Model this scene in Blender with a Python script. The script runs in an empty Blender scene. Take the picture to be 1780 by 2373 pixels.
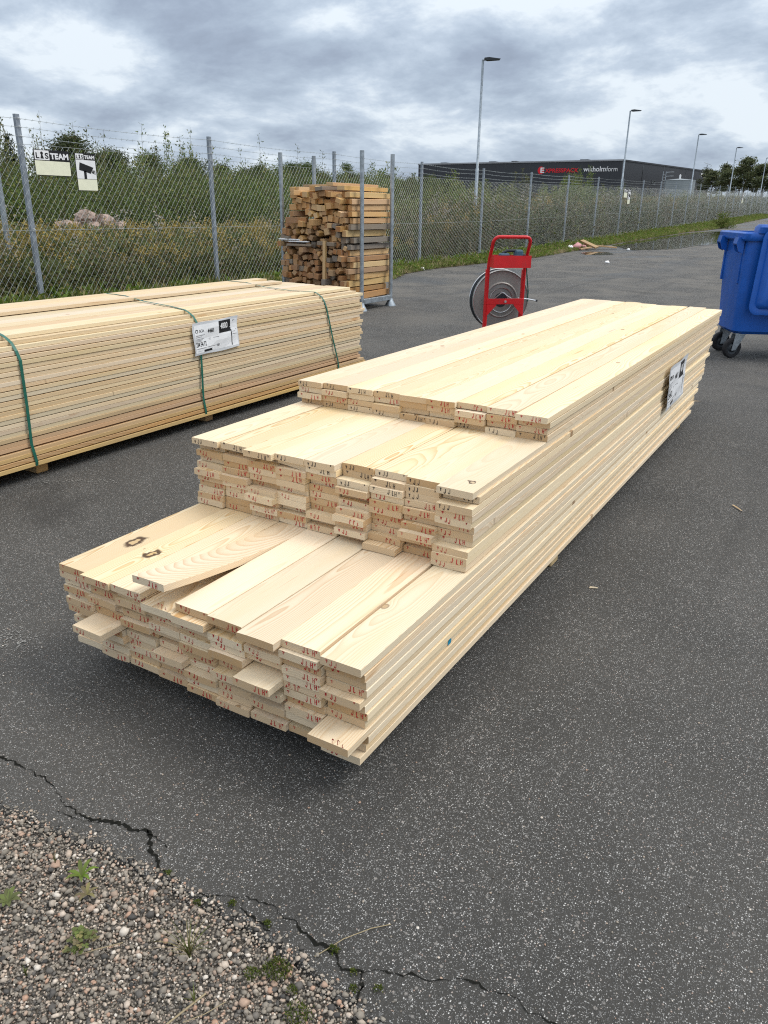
import bpy, bmesh, math, random
import numpy as np
from mathutils import Vector, Matrix
R = math.radians
rnd = random.Random(11)
nr = np.random.default_rng(5)
S = bpy.context.scene
COL = S.collection

# ------------------------------------------------------------------ camera
cam = bpy.data.cameras.new("camera"); co = bpy.data.objects.new("camera", cam); COL.objects.link(co)
S.camera = co
PITCH, ROLL, YAW, CAMH = 0.3742, 0.0152, 0.5274, 1.3842
fw = Vector((-math.sin(YAW)*math.cos(PITCH), math.cos(YAW)*math.cos(PITCH), -math.sin(PITCH)))
rt = Vector((math.cos(YAW), math.sin(YAW), 0)); up = rt.cross(fw)
r2 = rt*math.cos(ROLL)+up*math.sin(ROLL); u2 = -rt*math.sin(ROLL)+up*math.cos(ROLL)
co.matrix_world = Matrix(((r2.x, u2.x, -fw.x, 0), (r2.y, u2.y, -fw.y, 0), (r2.z, u2.z, -fw.z, CAMH), (0, 0, 0, 1)))
cam.sensor_fit = 'VERTICAL'; cam.sensor_height = 36; cam.lens = 1796.5/2373*36
cam.clip_start = 0.05; cam.clip_end = 2000

# ------------------------------------------------------------------ node helpers
def nd(nt, t, ins=None, **kw):
    n = nt.nodes.new(t)
    for k, v in kw.items(): setattr(n, k, v)
    for k, v in (ins or {}).items():
        s = n.inputs[k]
        if hasattr(v, 'is_linked'): nt.links.new(v, s)
        else: s.default_value = v
    return n
def M(nt, op, a, b=0.0, c=None, clamp=False):
    n = nt.nodes.new('ShaderNodeMath'); n.operation = op; n.use_clamp = clamp
    for i, v in enumerate((a, b) if c is None else (a, b, c)):
        if hasattr(v, 'is_linked'): nt.links.new(v, n.inputs[i])
        else: n.inputs[i].default_value = v
    return n.outputs[0]
def mixc(nt, f, a, b, mode='MIX'):
    n = nt.nodes.new('ShaderNodeMix'); n.data_type = 'RGBA'; n.blend_type = mode
    for s, v in ((n.inputs[0], f), (n.inputs[6], a), (n.inputs[7], b)):
        if hasattr(v, 'is_linked'): nt.links.new(v, s)
        elif isinstance(v, (int, float)): s.default_value = v
        else: s.default_value = (*v[:3], 1)
    return n.outputs[2]
def ss(nt, v, lo, hi, a=0.0, b=1.0):
    n = nt.nodes.new('ShaderNodeMapRange'); n.interpolation_type = 'SMOOTHSTEP'
    nt.links.new(v, n.inputs[0]); n.inputs[1].default_value = lo; n.inputs[2].default_value = hi
    n.inputs[3].default_value = a; n.inputs[4].default_value = b
    return n.outputs[0]
def ramp(nt, f, stops, interp='LINEAR'):
    n = nt.nodes.new('ShaderNodeValToRGB'); cr = n.color_ramp; cr.interpolation = interp
    while len(cr.elements) < len(stops): cr.elements.new(0.5)
    for e, (p, c) in zip(cr.elements, stops): e.position = p; e.color = (*c, 1)
    nt.links.new(f, n.inputs[0]); return n.outputs[0]
def newmat(name, rough=0.6, spec=0.4, metal=0.0):
    m = bpy.data.materials.new(name); m.use_nodes = True; nt = m.node_tree
    p = nt.nodes['Principled BSDF']; p.inputs['Roughness'].default_value = rough
    p.inputs['Specular IOR Level'].default_value = spec; p.inputs['Metallic'].default_value = metal
    return m, nt, p
def noise(nt, vec, scale, detail=2, rough=0.5, dim='3D', dist=0.0):
    n = nd(nt, 'ShaderNodeTexNoise', {'Vector': vec, 'Scale': scale, 'Detail': detail, 'Roughness': rough, 'Distortion': dist}, noise_dimensions=dim)
    return n
def bump(nt, p, h, strength, dist=0.01):
    b = nd(nt, 'ShaderNodeBump', {'Height': h, 'Strength': strength, 'Distance': dist}); nt.links.new(b.outputs[0], p.inputs['Normal'])
def simple(name, c, rough=0.6, spec=0.4, metal=0.0, var=0.15, scale=6.0, bmp=0.0):
    """plain material with soft mottling and a little wear"""
    m, nt, p = newmat(name, rough, spec, metal)
    tc = nd(nt, 'ShaderNodeTexCoord').outputs['Object']
    n = noise(nt, tc, scale, 5, 0.6).outputs['Fac']
    col = mixc(nt, ss(nt, n, .3, .7), [x*(1-var) for x in c], [min(1, x*(1+var)) for x in c])
    nt.links.new(col, p.inputs['Base Color'])
    if bmp: bump(nt, p, noise(nt, tc, scale*8, 3).outputs['Fac'], bmp, 0.004)
    return m

# ------------------------------------------------------------------ world and sun
SUN_EL, SUN_AZ = R(52), R(62)      # azimuth from +Y towards +X
W = bpy.data.worlds.new("World"); S.world = W; W.use_nodes = True
wt = W.node_tree; wt.nodes.clear()
tcw = nd(wt, 'ShaderNodeTexCoord').outputs['Generated']
sky = nd(wt, 'ShaderNodeTexSky', sky_type='NISHITA', sun_disc=False, sun_elevation=SUN_EL, sun_rotation=SUN_AZ, air_density=1.0, dust_density=1.5)
sp = nd(wt, 'ShaderNodeSeparateXYZ', {0: tcw})
zz = M(wt, 'MAXIMUM', sp.outputs[2], 0.0)
den = M(wt, 'ADD', zz, 0.30)
pv = nd(wt, 'ShaderNodeCombineXYZ', {0: M(wt, 'DIVIDE', sp.outputs[0], den), 1: M(wt, 'DIVIDE', sp.outputs[1], den), 2: 5.3}).outputs[0]
n1 = noise(wt, pv, 1.9, 10, 0.60, dist=0.15).outputs['Fac']
n2 = noise(wt, nd(wt, 'ShaderNodeVectorMath', {0: pv, 1: (7.3, 2.1, 4.4)}, operation='ADD').outputs[0], 0.7, 4, 0.5).outputs['Fac']
n3 = noise(wt, nd(wt, 'ShaderNodeVectorMath', {0: pv, 1: (1.3, 9.1, 2.4)}, operation='ADD').outputs[0], 5.0, 7, 0.6, dist=0.6).outputs['Fac']
cl = M(wt, 'ADD', M(wt, 'MULTIPLY', n1, 0.72), M(wt, 'ADD', M(wt, 'MULTIPLY', n2, 0.40), M(wt, 'MULTIPLY', n3, 0.14)))
cloud = ramp(wt, cl, [(0.45, (.24, .285, .365)), (0.52, (.295, .352, .445)), (0.575, (.365, .435, .53)), (0.625, (.46, .535, .63)), (0.685, (.66, .725, .785))])
grad = M(wt, 'ADD', 0.96, M(wt, 'MULTIPLY', M(wt, 'MULTIPLY', zz, zz), 1.5))
cloud2 = mixc(wt, 1.0, cloud, nd(wt, 'ShaderNodeCombineColor', {0: grad, 1: grad, 2: grad}).outputs[0], 'MULTIPLY')
cloud2 = mixc(wt, M(wt, 'MULTIPLY', ss(wt, zz, .52, .98), .80), cloud2, (1.30, 1.24, 1.16))
b1 = nd(wt, 'ShaderNodeBackground', {'Color': sky.outputs[0], 'Strength': 0.08})
b2 = nd(wt, 'ShaderNodeBackground', {'Color': cloud2, 'Strength': 1.0})
mx = nd(wt, 'ShaderNodeMixShader', {0: 0.93, 1: b1.outputs[0], 2: b2.outputs[0]})
wo = nd(wt, 'ShaderNodeOutputWorld'); wt.links.new(mx.outputs[0], wo.inputs[0])
sun = bpy.data.lights.new("sun", 'SUN'); sun.energy = 1.45; sun.angle = R(24); sun.color = (1, .955, .89)
so = bpy.data.objects.new("sun", sun); COL.objects.link(so)
sd = Vector((math.sin(SUN_AZ)*math.cos(SUN_EL), math.cos(SUN_AZ)*math.cos(SUN_EL), math.sin(SUN_EL)))
so.rotation_euler = sd.to_track_quat('Z', 'Y').to_euler()
S.view_settings.view_transform = 'Standard'; S.view_settings.look = 'None'
S.view_settings.exposure = 0.40; S.view_settings.gamma = 1.0; S.view_settings.use_curve_mapping = False
S.cycles.max_bounces = 6; S.cycles.transparent_max_bounces = 4
S.cycles.use_denoising = False; S.cycles.pixel_filter_type = 'BLACKMAN_HARRIS'; S.cycles.filter_width = 1.15; S.cycles.sample_clamp_indirect = 4.0

# ------------------------------------------------------------------ object helpers
def link(name, me, parent=None, loc=None):
    o = bpy.data.objects.new(name, me); COL.objects.link(o)
    if parent: o.parent = parent
    if loc is not None: o.location = loc
    return o
def tag(o, label=None, cat=None, group=None, kind=None):
    if label: o['label'] = label
    if cat: o['category'] = cat
    if group: o['group'] = group
    if kind: o['kind'] = kind
    return o
def thing(name, label, cat, loc=(0, 0, 0), rz=0.0, group=None):
    o = link(name, None, None, loc); o.rotation_euler = (0, 0, rz); o.empty_display_size = .1
    return tag(o, label, cat, group)
def copy_tree(o, parent=None):
    c = o.copy(); COL.objects.link(c); c.parent = parent
    for ch in o.children: copy_tree(ch, c)
    return c
class MB:
    def __init__(s): s.v = []; s.f = []; s.mi = []; s.cur = 0
    def add(s, vs, fs):
        b = len(s.v); s.v += [tuple(x) for x in vs]
        for f in fs: s.f.append([b+i for i in f]); s.mi.append(s.cur)
        return s
    def box(s, c, d, m=None, bev=0.0):
        x, y, z = (k/2 for k in d)
        if bev:
            a = bev; vs = []
            for sx in (-1, 1):
                for sy in (-1, 1):
                    for sz in (-1, 1):
                        vs += [(sx*(x-a), sy*(y-a), sz*z), (sx*(x-a), sy*y, sz*(z-a)), (sx*x, sy*(y-a), sz*(z-a))]
            bmx = bmesh.new()
            for q in vs: bmx.verts.new(q)
            bmesh.ops.convex_hull(bmx, input=bmx.verts[:])
            bmesh.ops.dissolve_limit(bmx, angle_limit=.01, verts=bmx.verts[:], edges=bmx.edges[:])
            bmx.verts.index_update(); vs = [v.co.copy() for v in bmx.verts]; fs = [[v.index for v in f.verts] for f in bmx.faces]; bmx.free()
        else:
            vs = [Vector((sx*x, sy*y, sz*z)) for sx in (-1, 1) for sy in (-1, 1) for sz in (-1, 1)]
            fs = [(0, 1, 3, 2), (4, 6, 7, 5), (0, 4, 5, 1), (2, 3, 7, 6), (0, 2, 6, 4), (1, 5, 7, 3)]
        c = Vector(c)
        vs = [((m @ Vector(v)) if m else Vector(v))+c for v in vs]
        return s.add(vs, fs)
    def tube(s, path, r, n=8, cap=True, closed=False):
        P = [Vector(p) for p in path]; k = len(P); rs = r if isinstance(r, (list, tuple)) else [r]*k
        ref = None; vs = []
        for i, p in enumerate(P):
            if closed: t = (P[(i+1) % k]-P[i-1])
            else: t = (P[min(i+1, k-1)]-P[max(i-1, 0)])
            t.normalize()
            if ref is None: ref = Vector((0, 0, 1)) if abs(t.z) < .9 else Vector((1, 0, 0))
            a = (ref-t*ref.dot(t)).normalized(); b = t.cross(a); ref = a
            for j in range(n):
                q = 2*math.pi*j/n; vs.append(p+(a*math.cos(q)+b*math.sin(q))*rs[i])
        fs = []
        for i in range(k if closed else k-1):
            for j in range(n):
                a = i*n+j; b = i*n+(j+1) % n; i2 = (i+1) % k; fs.append((a, b, i2*n+(j+1) % n, i2*n+j))
        if cap and not closed: fs += [list(range(n))[::-1], [(k-1)*n+j for j in range(n)]]
        return s.add(vs, fs)
    def lathe(s, prof, m=None, n=32):
        """prof: (r, h) along local z, closed around z"""
        vs = []
        for r, h in prof:
            for j in range(n):
                q = 2*math.pi*j/n; v = Vector((r*math.cos(q), r*math.sin(q), h)); vs.append(m @ v if m else v)
        fs = [(i*n+j, i*n+(j+1) % n, (i+1)*n+(j+1) % n, (i+1)*n+j) for i in range(len(prof)-1) for j in range(n)]
        return s.add(vs, fs)
    def prism(s, poly, thick, m=None):
        """poly in local xy, extruded 0..thick along local z"""
        n = len(poly); vs = [Vector((x, y, 0)) for x, y in poly]+[Vector((x, y, thick)) for x, y in poly]
        if m: vs = [m @ v for v in vs]
        fs = [list(range(n))[::-1], list(range(n, 2*n))]+[(i, (i+1) % n, n+(i+1) % n, n+i) for i in range(n)]
        return s.add(vs, fs)
    def mesh(s, name, mats, smooth=False):
        me = bpy.data.meshes.new(name); me.from_pydata([tuple(v) for v in s.v], [], s.f)
        for m in (mats if isinstance(mats, (list, tuple)) else [mats]): me.materials.append(m)
        if len(me.materials) > 1: me.polygons.foreach_set('material_index', s.mi)
        bmx = bmesh.new(); bmx.from_mesh(me); bmesh.ops.recalc_face_normals(bmx, faces=bmx.faces[:]); bmx.to_mesh(me); bmx.free()
        if smooth: shade(me)
        return me
    def build(s, name, mats, parent=None, smooth=False, loc=None): return link(name, s.mesh(name, mats, smooth), parent, loc)
def shade(me, ang=40):
    me.polygons.foreach_set('use_smooth', [True]*len(me.polygons))
    try: me.set_sharp_from_angle(angle=R(ang))
    except Exception: pass
def quads_mesh(name, V, F, mats, mi=None, smooth=False):
    """numpy fast mesh; V (n,3), F (m,4) or (m,3)"""
    me = bpy.data.meshes.new(name); k = F.shape[1]
    me.vertices.add(len(V)); me.vertices.foreach_set('co', V.astype(np.float32).ravel())
    me.loops.add(F.size); me.loops.foreach_set('vertex_index', F.astype(np.int32).ravel())
    me.polygons.add(len(F)); me.polygons.foreach_set('loop_start', np.arange(0, F.size, k, dtype=np.int32))
    try: me.polygons.foreach_set('loop_total', np.full(len(F), k, dtype=np.int32))
    except Exception: pass
    for m in (mats if isinstance(mats, (list, tuple)) else [mats]): me.materials.append(m)
    if mi is not None: me.polygons.foreach_set('material_index', mi.astype(np.int32))
    if smooth: me.polygons.foreach_set('use_smooth', np.ones(len(F), dtype=bool))
    me.update(calc_edges=True); me.validate(); return me
_fc = {}
def text_mesh(body, size, mat, bold=0.0, align='LEFT', spacing=1.0):
    cu = bpy.data.curves.new("lettering", 'FONT'); cu.body = body; cu.size = size; cu.offset = bold*size; cu.align_x = align; cu.space_character = spacing
    o = bpy.data.objects.new("lettering", cu); COL.objects.link(o)
    dg = bpy.context.evaluated_depsgraph_get(); me = bpy.data.meshes.new_from_object(o.evaluated_get(dg))
    bpy.data.objects.remove(o); me.materials.clear(); me.materials.append(mat); return me
def frame(origin, xdir, ydir):
    x = Vector(xdir).normalized(); y = Vector(ydir).normalized(); z = x.cross(y); o = Vector(origin)
    return Matrix(((x.x, y.x, z.x, o.x), (x.y, y.y, z.y, o.y), (x.z, y.z, z.z, o.z), (0, 0, 0, 1)))
def put(name, me, parent, mat4):
    o = link(name, me, parent); o.matrix_local = mat4; return o
def rectm(x0, y0, x1, y1, z, mat, name):
    return MB().add([(x0, y0, z), (x1, y0, z), (x1, y1, z), (x0, y1, z)], [(0, 1, 2, 3)]).mesh(name, mat)
def gz(y):
    """the yard is level near the camera and climbs gently beyond"""
    t = max(0.0, y-19.0)
    return 0.0175*(t-2.0*(1-math.exp(-t/2.0))) if t < 400 else 0.0175*398
def gzn(y):
    t = np.clip(y-19.0, 0, 400); return 0.0175*(t-2.0*(1-np.exp(-t/2.0)))
ORD = ['', 'first', 'second', 'third', 'fourth', 'fifth', 'sixth', 'seventh', 'eighth', 'ninth', 'tenth', 'eleventh', 'twelfth', 'thirteenth', 'fourteenth', 'fifteenth', 'sixteenth', 'seventeenth', 'eighteenth', 'nineteenth', 'twentieth']

# ------------------------------------------------------------------ materials
def wood(name, early, late, rings=150.0, contrast=0.75, knots=0.16, weather=0.0, endc=(.60, .40, .20), rnd_hue=1.0):
    m, nt, p = newmat(name, 0.62, 0.25)
    tc = nd(nt, 'ShaderNodeTexCoord'); rv = nd(nt, 'ShaderNodeObjectInfo').outputs['Random']
    fr = lambda k: M(nt, 'FRACT', M(nt, 'MULTIPLY', rv, k))
    a, b, c, d = fr(17.31), fr(57.77), fr(91.7), fr(143.9)
    s = nd(nt, 'ShaderNodeSeparateXYZ', {0: tc.outputs['Object']}); x, y, z = s.outputs
    seed = nd(nt, 'ShaderNodeCombineXYZ', {0: M(nt, 'MULTIPLY', rv, 31), 1: M(nt, 'MULTIPLY', a, 47), 2: M(nt, 'MULTIPLY', b, 23)}).outputs[0]
    def vec(kx, ky, kz):
        v = nd(nt, 'ShaderNodeVectorMath', {0: tc.outputs['Object'], 1: (kx, ky, kz), 2: seed}, operation='MULTIPLY_ADD'); return v.outputs[0]
    slow = nd(nt, 'ShaderNodeSeparateColor', {0: noise(nt, vec(2.5, 1.1, 2.5), 1.0, 2, .45).outputs['Color']})
    med = M(nt, 'SUBTRACT', noise(nt, vec(14, 5, 14), 1.0, 2).outputs['Fac'], .5)
    # explicit knot given by the board itself + scattered small knots
    kp = nd(nt, 'ShaderNodeAttribute', attribute_type='OBJECT', attribute_name='knot_at')
    ks = nd(nt, 'ShaderNodeAttribute', attribute_type='OBJECT', attribute_name='knot_size').outputs['Fac']
    gs = nd(nt, 'ShaderNodeAttribute', attribute_type='OBJECT', attribute_name='grain').outputs['Fac']
    ksp = nd(nt, 'ShaderNodeSeparateXYZ', {0: kp.outputs['Vector']})
    wob = M(nt, 'MULTIPLY', M(nt, 'SUBTRACT', noise(nt, vec(40, 40, 0), 1, 2).outputs['Fac'], .5), .040)
    dx = M(nt, 'ADD', M(nt, 'SUBTRACT', x, ksp.outputs[0]), wob); dy = M(nt, 'MULTIPLY', M(nt, 'SUBTRACT', y, ksp.outputs[1]), .55)
    kd = M(nt, 'SQRT', M(nt, 'ADD', M(nt, 'MULTIPLY', dx, dx), M(nt, 'MULTIPLY', dy, dy)))
    kn = M(nt, 'DIVIDE', kd, M(nt, 'ADD', ks, 1e-5))
    vv = nd(nt, 'ShaderNodeTexVoronoi', {'Vector': vec(8, 5.2, 0), 'Scale': 1.0, 'Randomness': 1.0}, voronoi_dimensions='3D')
    vc = nd(nt, 'ShaderNodeSeparateColor', {0: vv.outputs['Color']})
    act = M(nt, 'GREATER_THAN', vc.outputs[0], 1-knots)
    vd = vv.outputs['Distance']
    push = M(nt, 'MULTIPLY', act, M(nt, 'EXPONENT', M(nt, 'MULTIPLY', M(nt, 'MULTIPLY', vd, vd), -28.0)))
    push2 = M(nt, 'EXPONENT', M(nt, 'MULTIPLY', M(nt, 'MULTIPLY', kn, kn), -.25))
    pushed = M(nt, 'ADD', M(nt, 'MULTIPLY', push, .010), M(nt, 'MULTIPLY', push2, M(nt, 'MULTIPLY', ks, .8)))
    rx = M(nt, 'ADD', M(nt, 'SUBTRACT', x, M(nt, 'MULTIPLY', M(nt, 'SUBTRACT', a, .5), .10)), M(nt, 'MULTIPLY', M(nt, 'SUBTRACT', slow.outputs[0], .5), .10))
    rz = M(nt, 'ADD', M(nt, 'ADD', z, M(nt, 'ADD', .012, M(nt, 'MULTIPLY', M(nt, 'MULTIPLY', b, b), .10))), M(nt, 'MULTIPLY', M(nt, 'SUBTRACT', slow.outputs[1], .5), .07))
    rad = M(nt, 'SQRT', M(nt, 'ADD', M(nt, 'MULTIPLY', rx, rx), M(nt, 'MULTIPLY', rz, rz)))
    rad = M(nt, 'ADD', M(nt, 'ADD', rad, pushed), M(nt, 'MULTIPLY', med, .004))
    ring = M(nt, 'MULTIPLY', rad, M(nt, 'ADD', rings, M(nt, 'MULTIPLY', c, 110.0)))
    saw = M(nt, 'FRACT', ring)
    lat = M(nt, 'MULTIPLY', M(nt, 'POWER', saw, 2.2), ss(nt, saw, 1.0, .90))
    con = M(nt, 'MULTIPLY', M(nt, 'ADD', M(nt, 'ADD', .28, gs), M(nt, 'MULTIPLY', M(nt, 'MULTIPLY', d, d), .75)), contrast)
    col = mixc(nt, M(nt, 'MULTIPLY', lat, con, clamp=True), early, late)
    # broad heartwood tint and fibres
    tint = M(nt, 'MULTIPLY', ss(nt, noise(nt, vec(9, .8, 9), 1, 3).outputs['Fac'], .45, .75), .55)
    col = mixc(nt, tint, col, [e*k for e, k in zip(early, (.93, .83, .66))])
    fib = noise(nt, vec(420, 9, 420), 1.0, 2).outputs['Fac']
    col = mixc(nt, .12, col, nd(nt, 'ShaderNodeCombineColor', {0: fib, 1: fib, 2: fib}).outputs[0], 'OVERLAY')
    # knots
    km = M(nt, 'MULTIPLY', act, ss(nt, vd, .085, .05)); kr = M(nt, 'MULTIPLY', act, M(nt, 'MULTIPLY', ss(nt, vd, .10, .075), ss(nt, vd, .045, .07)))
    kc = mixc(nt, vc.outputs[1], (.50, .31, .14), (.20, .10, .05))
    col = mixc(nt, M(nt, 'MULTIPLY', km, .75), col, kc); col = mixc(nt, M(nt, 'MULTIPLY', kr, .55), col, (.13, .07, .03))
    pv_ = nd(nt, 'ShaderNodeTexVoronoi', {'Vector': vec(20, 11, 0), 'Scale': 1.0}, voronoi_dimensions='3D'); pc_ = nd(nt, 'ShaderNodeSeparateColor', {0: pv_.outputs['Color']})
    clus = ss(nt, noise(nt, vec(1.5, 2.2, 0), 1, 1).outputs['Fac'], .48, .62)
    pin = M(nt, 'MULTIPLY', M(nt, 'MULTIPLY', M(nt, 'GREATER_THAN', pc_.outputs[0], .80), clus), ss(nt, pv_.outputs['Distance'], .085, .05))
    col = mixc(nt, M(nt, 'MULTIPLY', pin, .88), col, (.075, .04, .02))
    on = M(nt, 'GREATER_THAN', ks, .001)
    rim = M(nt, 'MULTIPLY', on, M(nt, 'MULTIPLY', ss(nt, kn, 1.75, 1.15), ss(nt, kn, .62, .85)))
    core = M(nt, 'MULTIPLY', on, ss(nt, kn, .9, .6))
    col = mixc(nt, M(nt, 'MULTIPLY', core, .6), col, (.55, .38, .20)); col = mixc(nt, M(nt, 'MULTIPLY', rim, .93), col, (.055, .025, .012))
    # pitch streaks
    st = noise(nt, vec(60, 2.6, 20), 1, 2).outputs['Fac']
    col = mixc(nt, M(nt, 'MULTIPLY', ss(nt, st, .70, .78), .45), col, [e*k for e, k in zip(late, (.8, .65, .5))])
    # board to board variation
    hv = nd(nt, 'ShaderNodeHueSaturation', {'Hue': M(nt, 'ADD', .5-.012*rnd_hue, M(nt, 'MULTIPLY', c, .022*rnd_hue)), 'Saturation': M(nt, 'ADD', .90, M(nt, 'MULTIPLY', d, .28)), 'Value': M(nt, 'ADD', .83, M(nt, 'MULTIPLY', a, .21)), 'Color': col}).outputs[0]
    nrm = nd(nt, 'ShaderNodeSeparateXYZ', {0: tc.outputs['Normal']})
    endm = M(nt, 'GREATER_THAN', M(nt, 'ABSOLUTE', nrm.outputs[1]), .8)
    ec = mixc(nt, b, endc, [e*.90 for e in early])
    ec = mixc(nt, M(nt, 'MULTIPLY', lat, .45), ec, [e*.62 for e in endc])
    ec = mixc(nt, M(nt, 'MULTIPLY', ss(nt, noise(nt, vec(90, 90, 90), 1, 3).outputs['Fac'], .5, .72), .3), ec, (.50, .40, .30))
    hv = mixc(nt, endm, hv, ec)
    if weather:
        w = ss(nt, noise(nt, vec(6, 1.4, 6), 1, 4).outputs['Fac'], .40, .65)
        hv = mixc(nt, M(nt, 'MULTIPLY', w, weather), hv, (.23, .20, .17))
    nt.links.new(hv, p.inputs['Base Color'])
    bump(nt, p, M(nt, 'ADD', M(nt, 'MULTIPLY', fib, .5), noise(nt, vec(90, 30, 90), 1, 3).outputs['Fac']), .12, .002)
    return m
PINE = wood("fresh_sawn_pine", (.845, .71, .51), (.55, .34, .155), rings=165, contrast=1.0, knots=.36, rnd_hue=.6, endc=(.52, .335, .165))
PINE_B = wood("strapped_pine", (.72, .595, .415), (.52, .34, .16), contrast=.8, knots=.34, rnd_hue=.9)
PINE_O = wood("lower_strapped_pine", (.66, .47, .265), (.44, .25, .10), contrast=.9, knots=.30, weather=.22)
BATTEN = wood("bearer_pine", (.62, .43, .22), (.42, .24, .10), weather=.2)
T_FRESH = wood("light_offcut", (.70, .49, .265), (.48, .26, .11), endc=(.56, .27, .085), rings=120, knots=.2)
T_OLD = wood("orange_offcut", (.50, .32, .17), (.30, .15, .06), endc=(.40, .165, .05), rings=120, knots=.2, weather=.25)
T_GREY = wood("grey_offcut", (.30, .255, .20), (.20, .15, .11), endc=(.28, .19, .12), rings=120, weather=.8)
GALV = simple("galvanised_steel", (.36, .40, .43), .45, .5, .75, .22, 14)
POSTM = simple("galvanised_post", (.27, .305, .345), .5, .5, .35, .2, 9)
WIRE = simple("fence_wire", (.36, .39, .39), .45, .5, .6, .1)
BOLT = simple("bright_bolt", (.85, .86, .86), .3, .5, .3, .05)
RED = simple("red_paint", (.60, .012, .016), .32, .5, 0, .08, 8)
BLUE = simple("blue_plastic", (.007, .095, .43), .38, .45, 0, .14, 3.2, .08)
BLACK = simple("black_rubber", (.022, .022, .024), .75, .3, 0, .25, 20)
DKPLAS = simple("dark_plastic", (.028, .034, .04), .5)
TOOLB = simple("blue_grey_tool", (.045, .10, .15), .45)
STRAP = simple("green_strap", (.015, .12, .085), .38, .5, 0, .12, 12)
REELM = simple("grey_reel_plate", (.27, .265, .25), .42, .5, .25, .12, 5)
BRIGHT = simple("bright_steel", (.75, .75, .75), .22, .5, .9, .06)
WHITE = simple("white_sheet", (.80, .80, .80), .45, .4, 0, .04, 10)
FOIL = simple("label_plastic", (.60, .62, .64), .30, .5, 0, .06, 8)
PAPER = simple("label_paper", (.80, .81, .82), .35, .5, 0, .03, 20)
INK = simple("black_ink", (.012, .012, .013), .55, .3, 0, .05)
GREYINK = simple("grey_ink", (.25, .25, .26), .55, .3, 0, .05)
REDINK = simple("red_ink", (.46, .012, .022), .7, .2, 0, .3, 300)
BLKINK = simple("black_stamp_ink", (.045, .04, .042), .7, .2, 0, .3, 300)
CREAM = simple("cream_sign", (.80, .80, .61), .4, .4, 0, .05, 9)
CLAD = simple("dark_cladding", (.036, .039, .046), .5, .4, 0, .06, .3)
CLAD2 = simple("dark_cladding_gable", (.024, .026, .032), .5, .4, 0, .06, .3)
GLASS = simple("dark_glass", (.012, .014, .016), .08, .6)
TRIM = simple("roof_trim", (.30, .31, .33), .5)
SIGNRED = simple("sign_red", (.70, .012, .025), .5)
WOODPANEL = simple("brown_panel", (.13, .075, .035), .6)
TANKM = simple("tank_steel", (.27, .30, .31), .45, .5, .4, .1, 1.0)
PINKROCK = simple("pink_granite", (.34, .25, .205), .8, .3, 0, .35, 5, .5)
BARK = simple("bark", (.10, .075, .05), .85, .2, 0, .3, 12)
BIRCH = simple("birch_bark", (.40, .38, .34), .8, .2, 0, .4, 9)
BLUEP = simple("blue_paint", (.0, .22, .36), .4)
PINKP = simple("red_white_wrapper", (.60, .25, .25), .5, .4, 0, .9, 40)

def scuff(m, col, amt, scale):
    nt = m.node_tree; p = nt.nodes['Principled BSDF']; old = p.inputs['Base Color'].links[0].from_socket
    tc = nd(nt, 'ShaderNodeTexCoord').outputs['Object']
    st = nd(nt, 'ShaderNodeVectorMath', {0: tc, 1: (scale, scale, scale*.35)}, operation='MULTIPLY').outputs[0]
    k = ss(nt, noise(nt, st, 1.0, 8, .72).outputs['Fac'], .56, .70)
    nt.links.new(mixc(nt, M(nt, 'MULTIPLY', k, amt), old, col), p.inputs['Base Color'])
    nt.links.new(M(nt, 'ADD', p.inputs['Roughness'].default_value, M(nt, 'MULTIPLY', k, .25)), p.inputs['Roughness'])
scuff(BLUE, (.07, .15, .36), .55, 5.0); scuff(RED, (.28, .02, .02), .6, 16.0); scuff(POSTM, (.42, .43, .43), .5, 9.0); scuff(GALV, (.50, .50, .48), .5, 9.0)
def leafmat(name, a, b, c=None, sub=.0, rough=.6):
    m, nt, p = newmat(name, rough, .22)
    isl = nd(nt, 'ShaderNodeNewGeometry').outputs['Random Per Island']; ob = nd(nt, 'ShaderNodeObjectInfo').outputs['Random']
    col = mixc(nt, isl, a, b)
    if c: col = mixc(nt, M(nt, 'GREATER_THAN', M(nt, 'FRACT', M(nt, 'MULTIPLY', isl, 77.7)), .82), col, c)
    hv = nd(nt, 'ShaderNodeHueSaturation', {'Hue': M(nt, 'ADD', .485, M(nt, 'MULTIPLY', ob, .03)), 'Saturation': M(nt, 'ADD', .85, M(nt, 'MULTIPLY', ob, .2)), 'Value': M(nt, 'ADD', .75, M(nt, 'MULTIPLY', ob, .5)), 'Color': col}).outputs[0]
    nt.links.new(hv, p.inputs['Base Color'])
    tr = nd(nt, 'ShaderNodeBsdfTranslucent', {'Color': hv}); mxn = nd(nt, 'ShaderNodeMixShader', {0: .28, 1: p.outputs[0], 2: tr.outputs[0]})
    nt.links.new(mxn.outputs[0], nt.nodes['Material Output'].inputs[0])
    return m
LEAF_D = leafmat("willow_leaf", (.070, .108, .026), (.145, .185, .048), (.21, .21, .06))
LEAF_M = leafmat("sapling_leaf", (.095, .130, .034), (.170, .195, .062), (.24, .22, .07))
LEAF_G = leafmat("grey_willow_leaf", (.13, .165, .045), (.22, .245, .075), (.28, .25, .095))
LEAF_F = leafmat("forest_leaf", (.045, .072, .024), (.095, .120, .042), (.14, .14, .05))
LEAF_P = leafmat("pine_needles", (.075, .10, .045), (.13, .15, .065), (.16, .16, .07))
LEAF_S = leafmat("spruce_needles", (.014, .026, .014), (.030, .045, .022))
LEAF_B = leafmat("bright_leaf", (.095, .15, .022), (.17, .225, .04), (.23, .22, .055))
WEED_G = leafmat("weed_green", (.085, .125, .030), (.175, .205, .055), (.23, .18, .06))
WEED_R = leafmat("weed_reddish", (.16, .14, .06), (.26, .22, .10), (.15, .18, .055))
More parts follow.
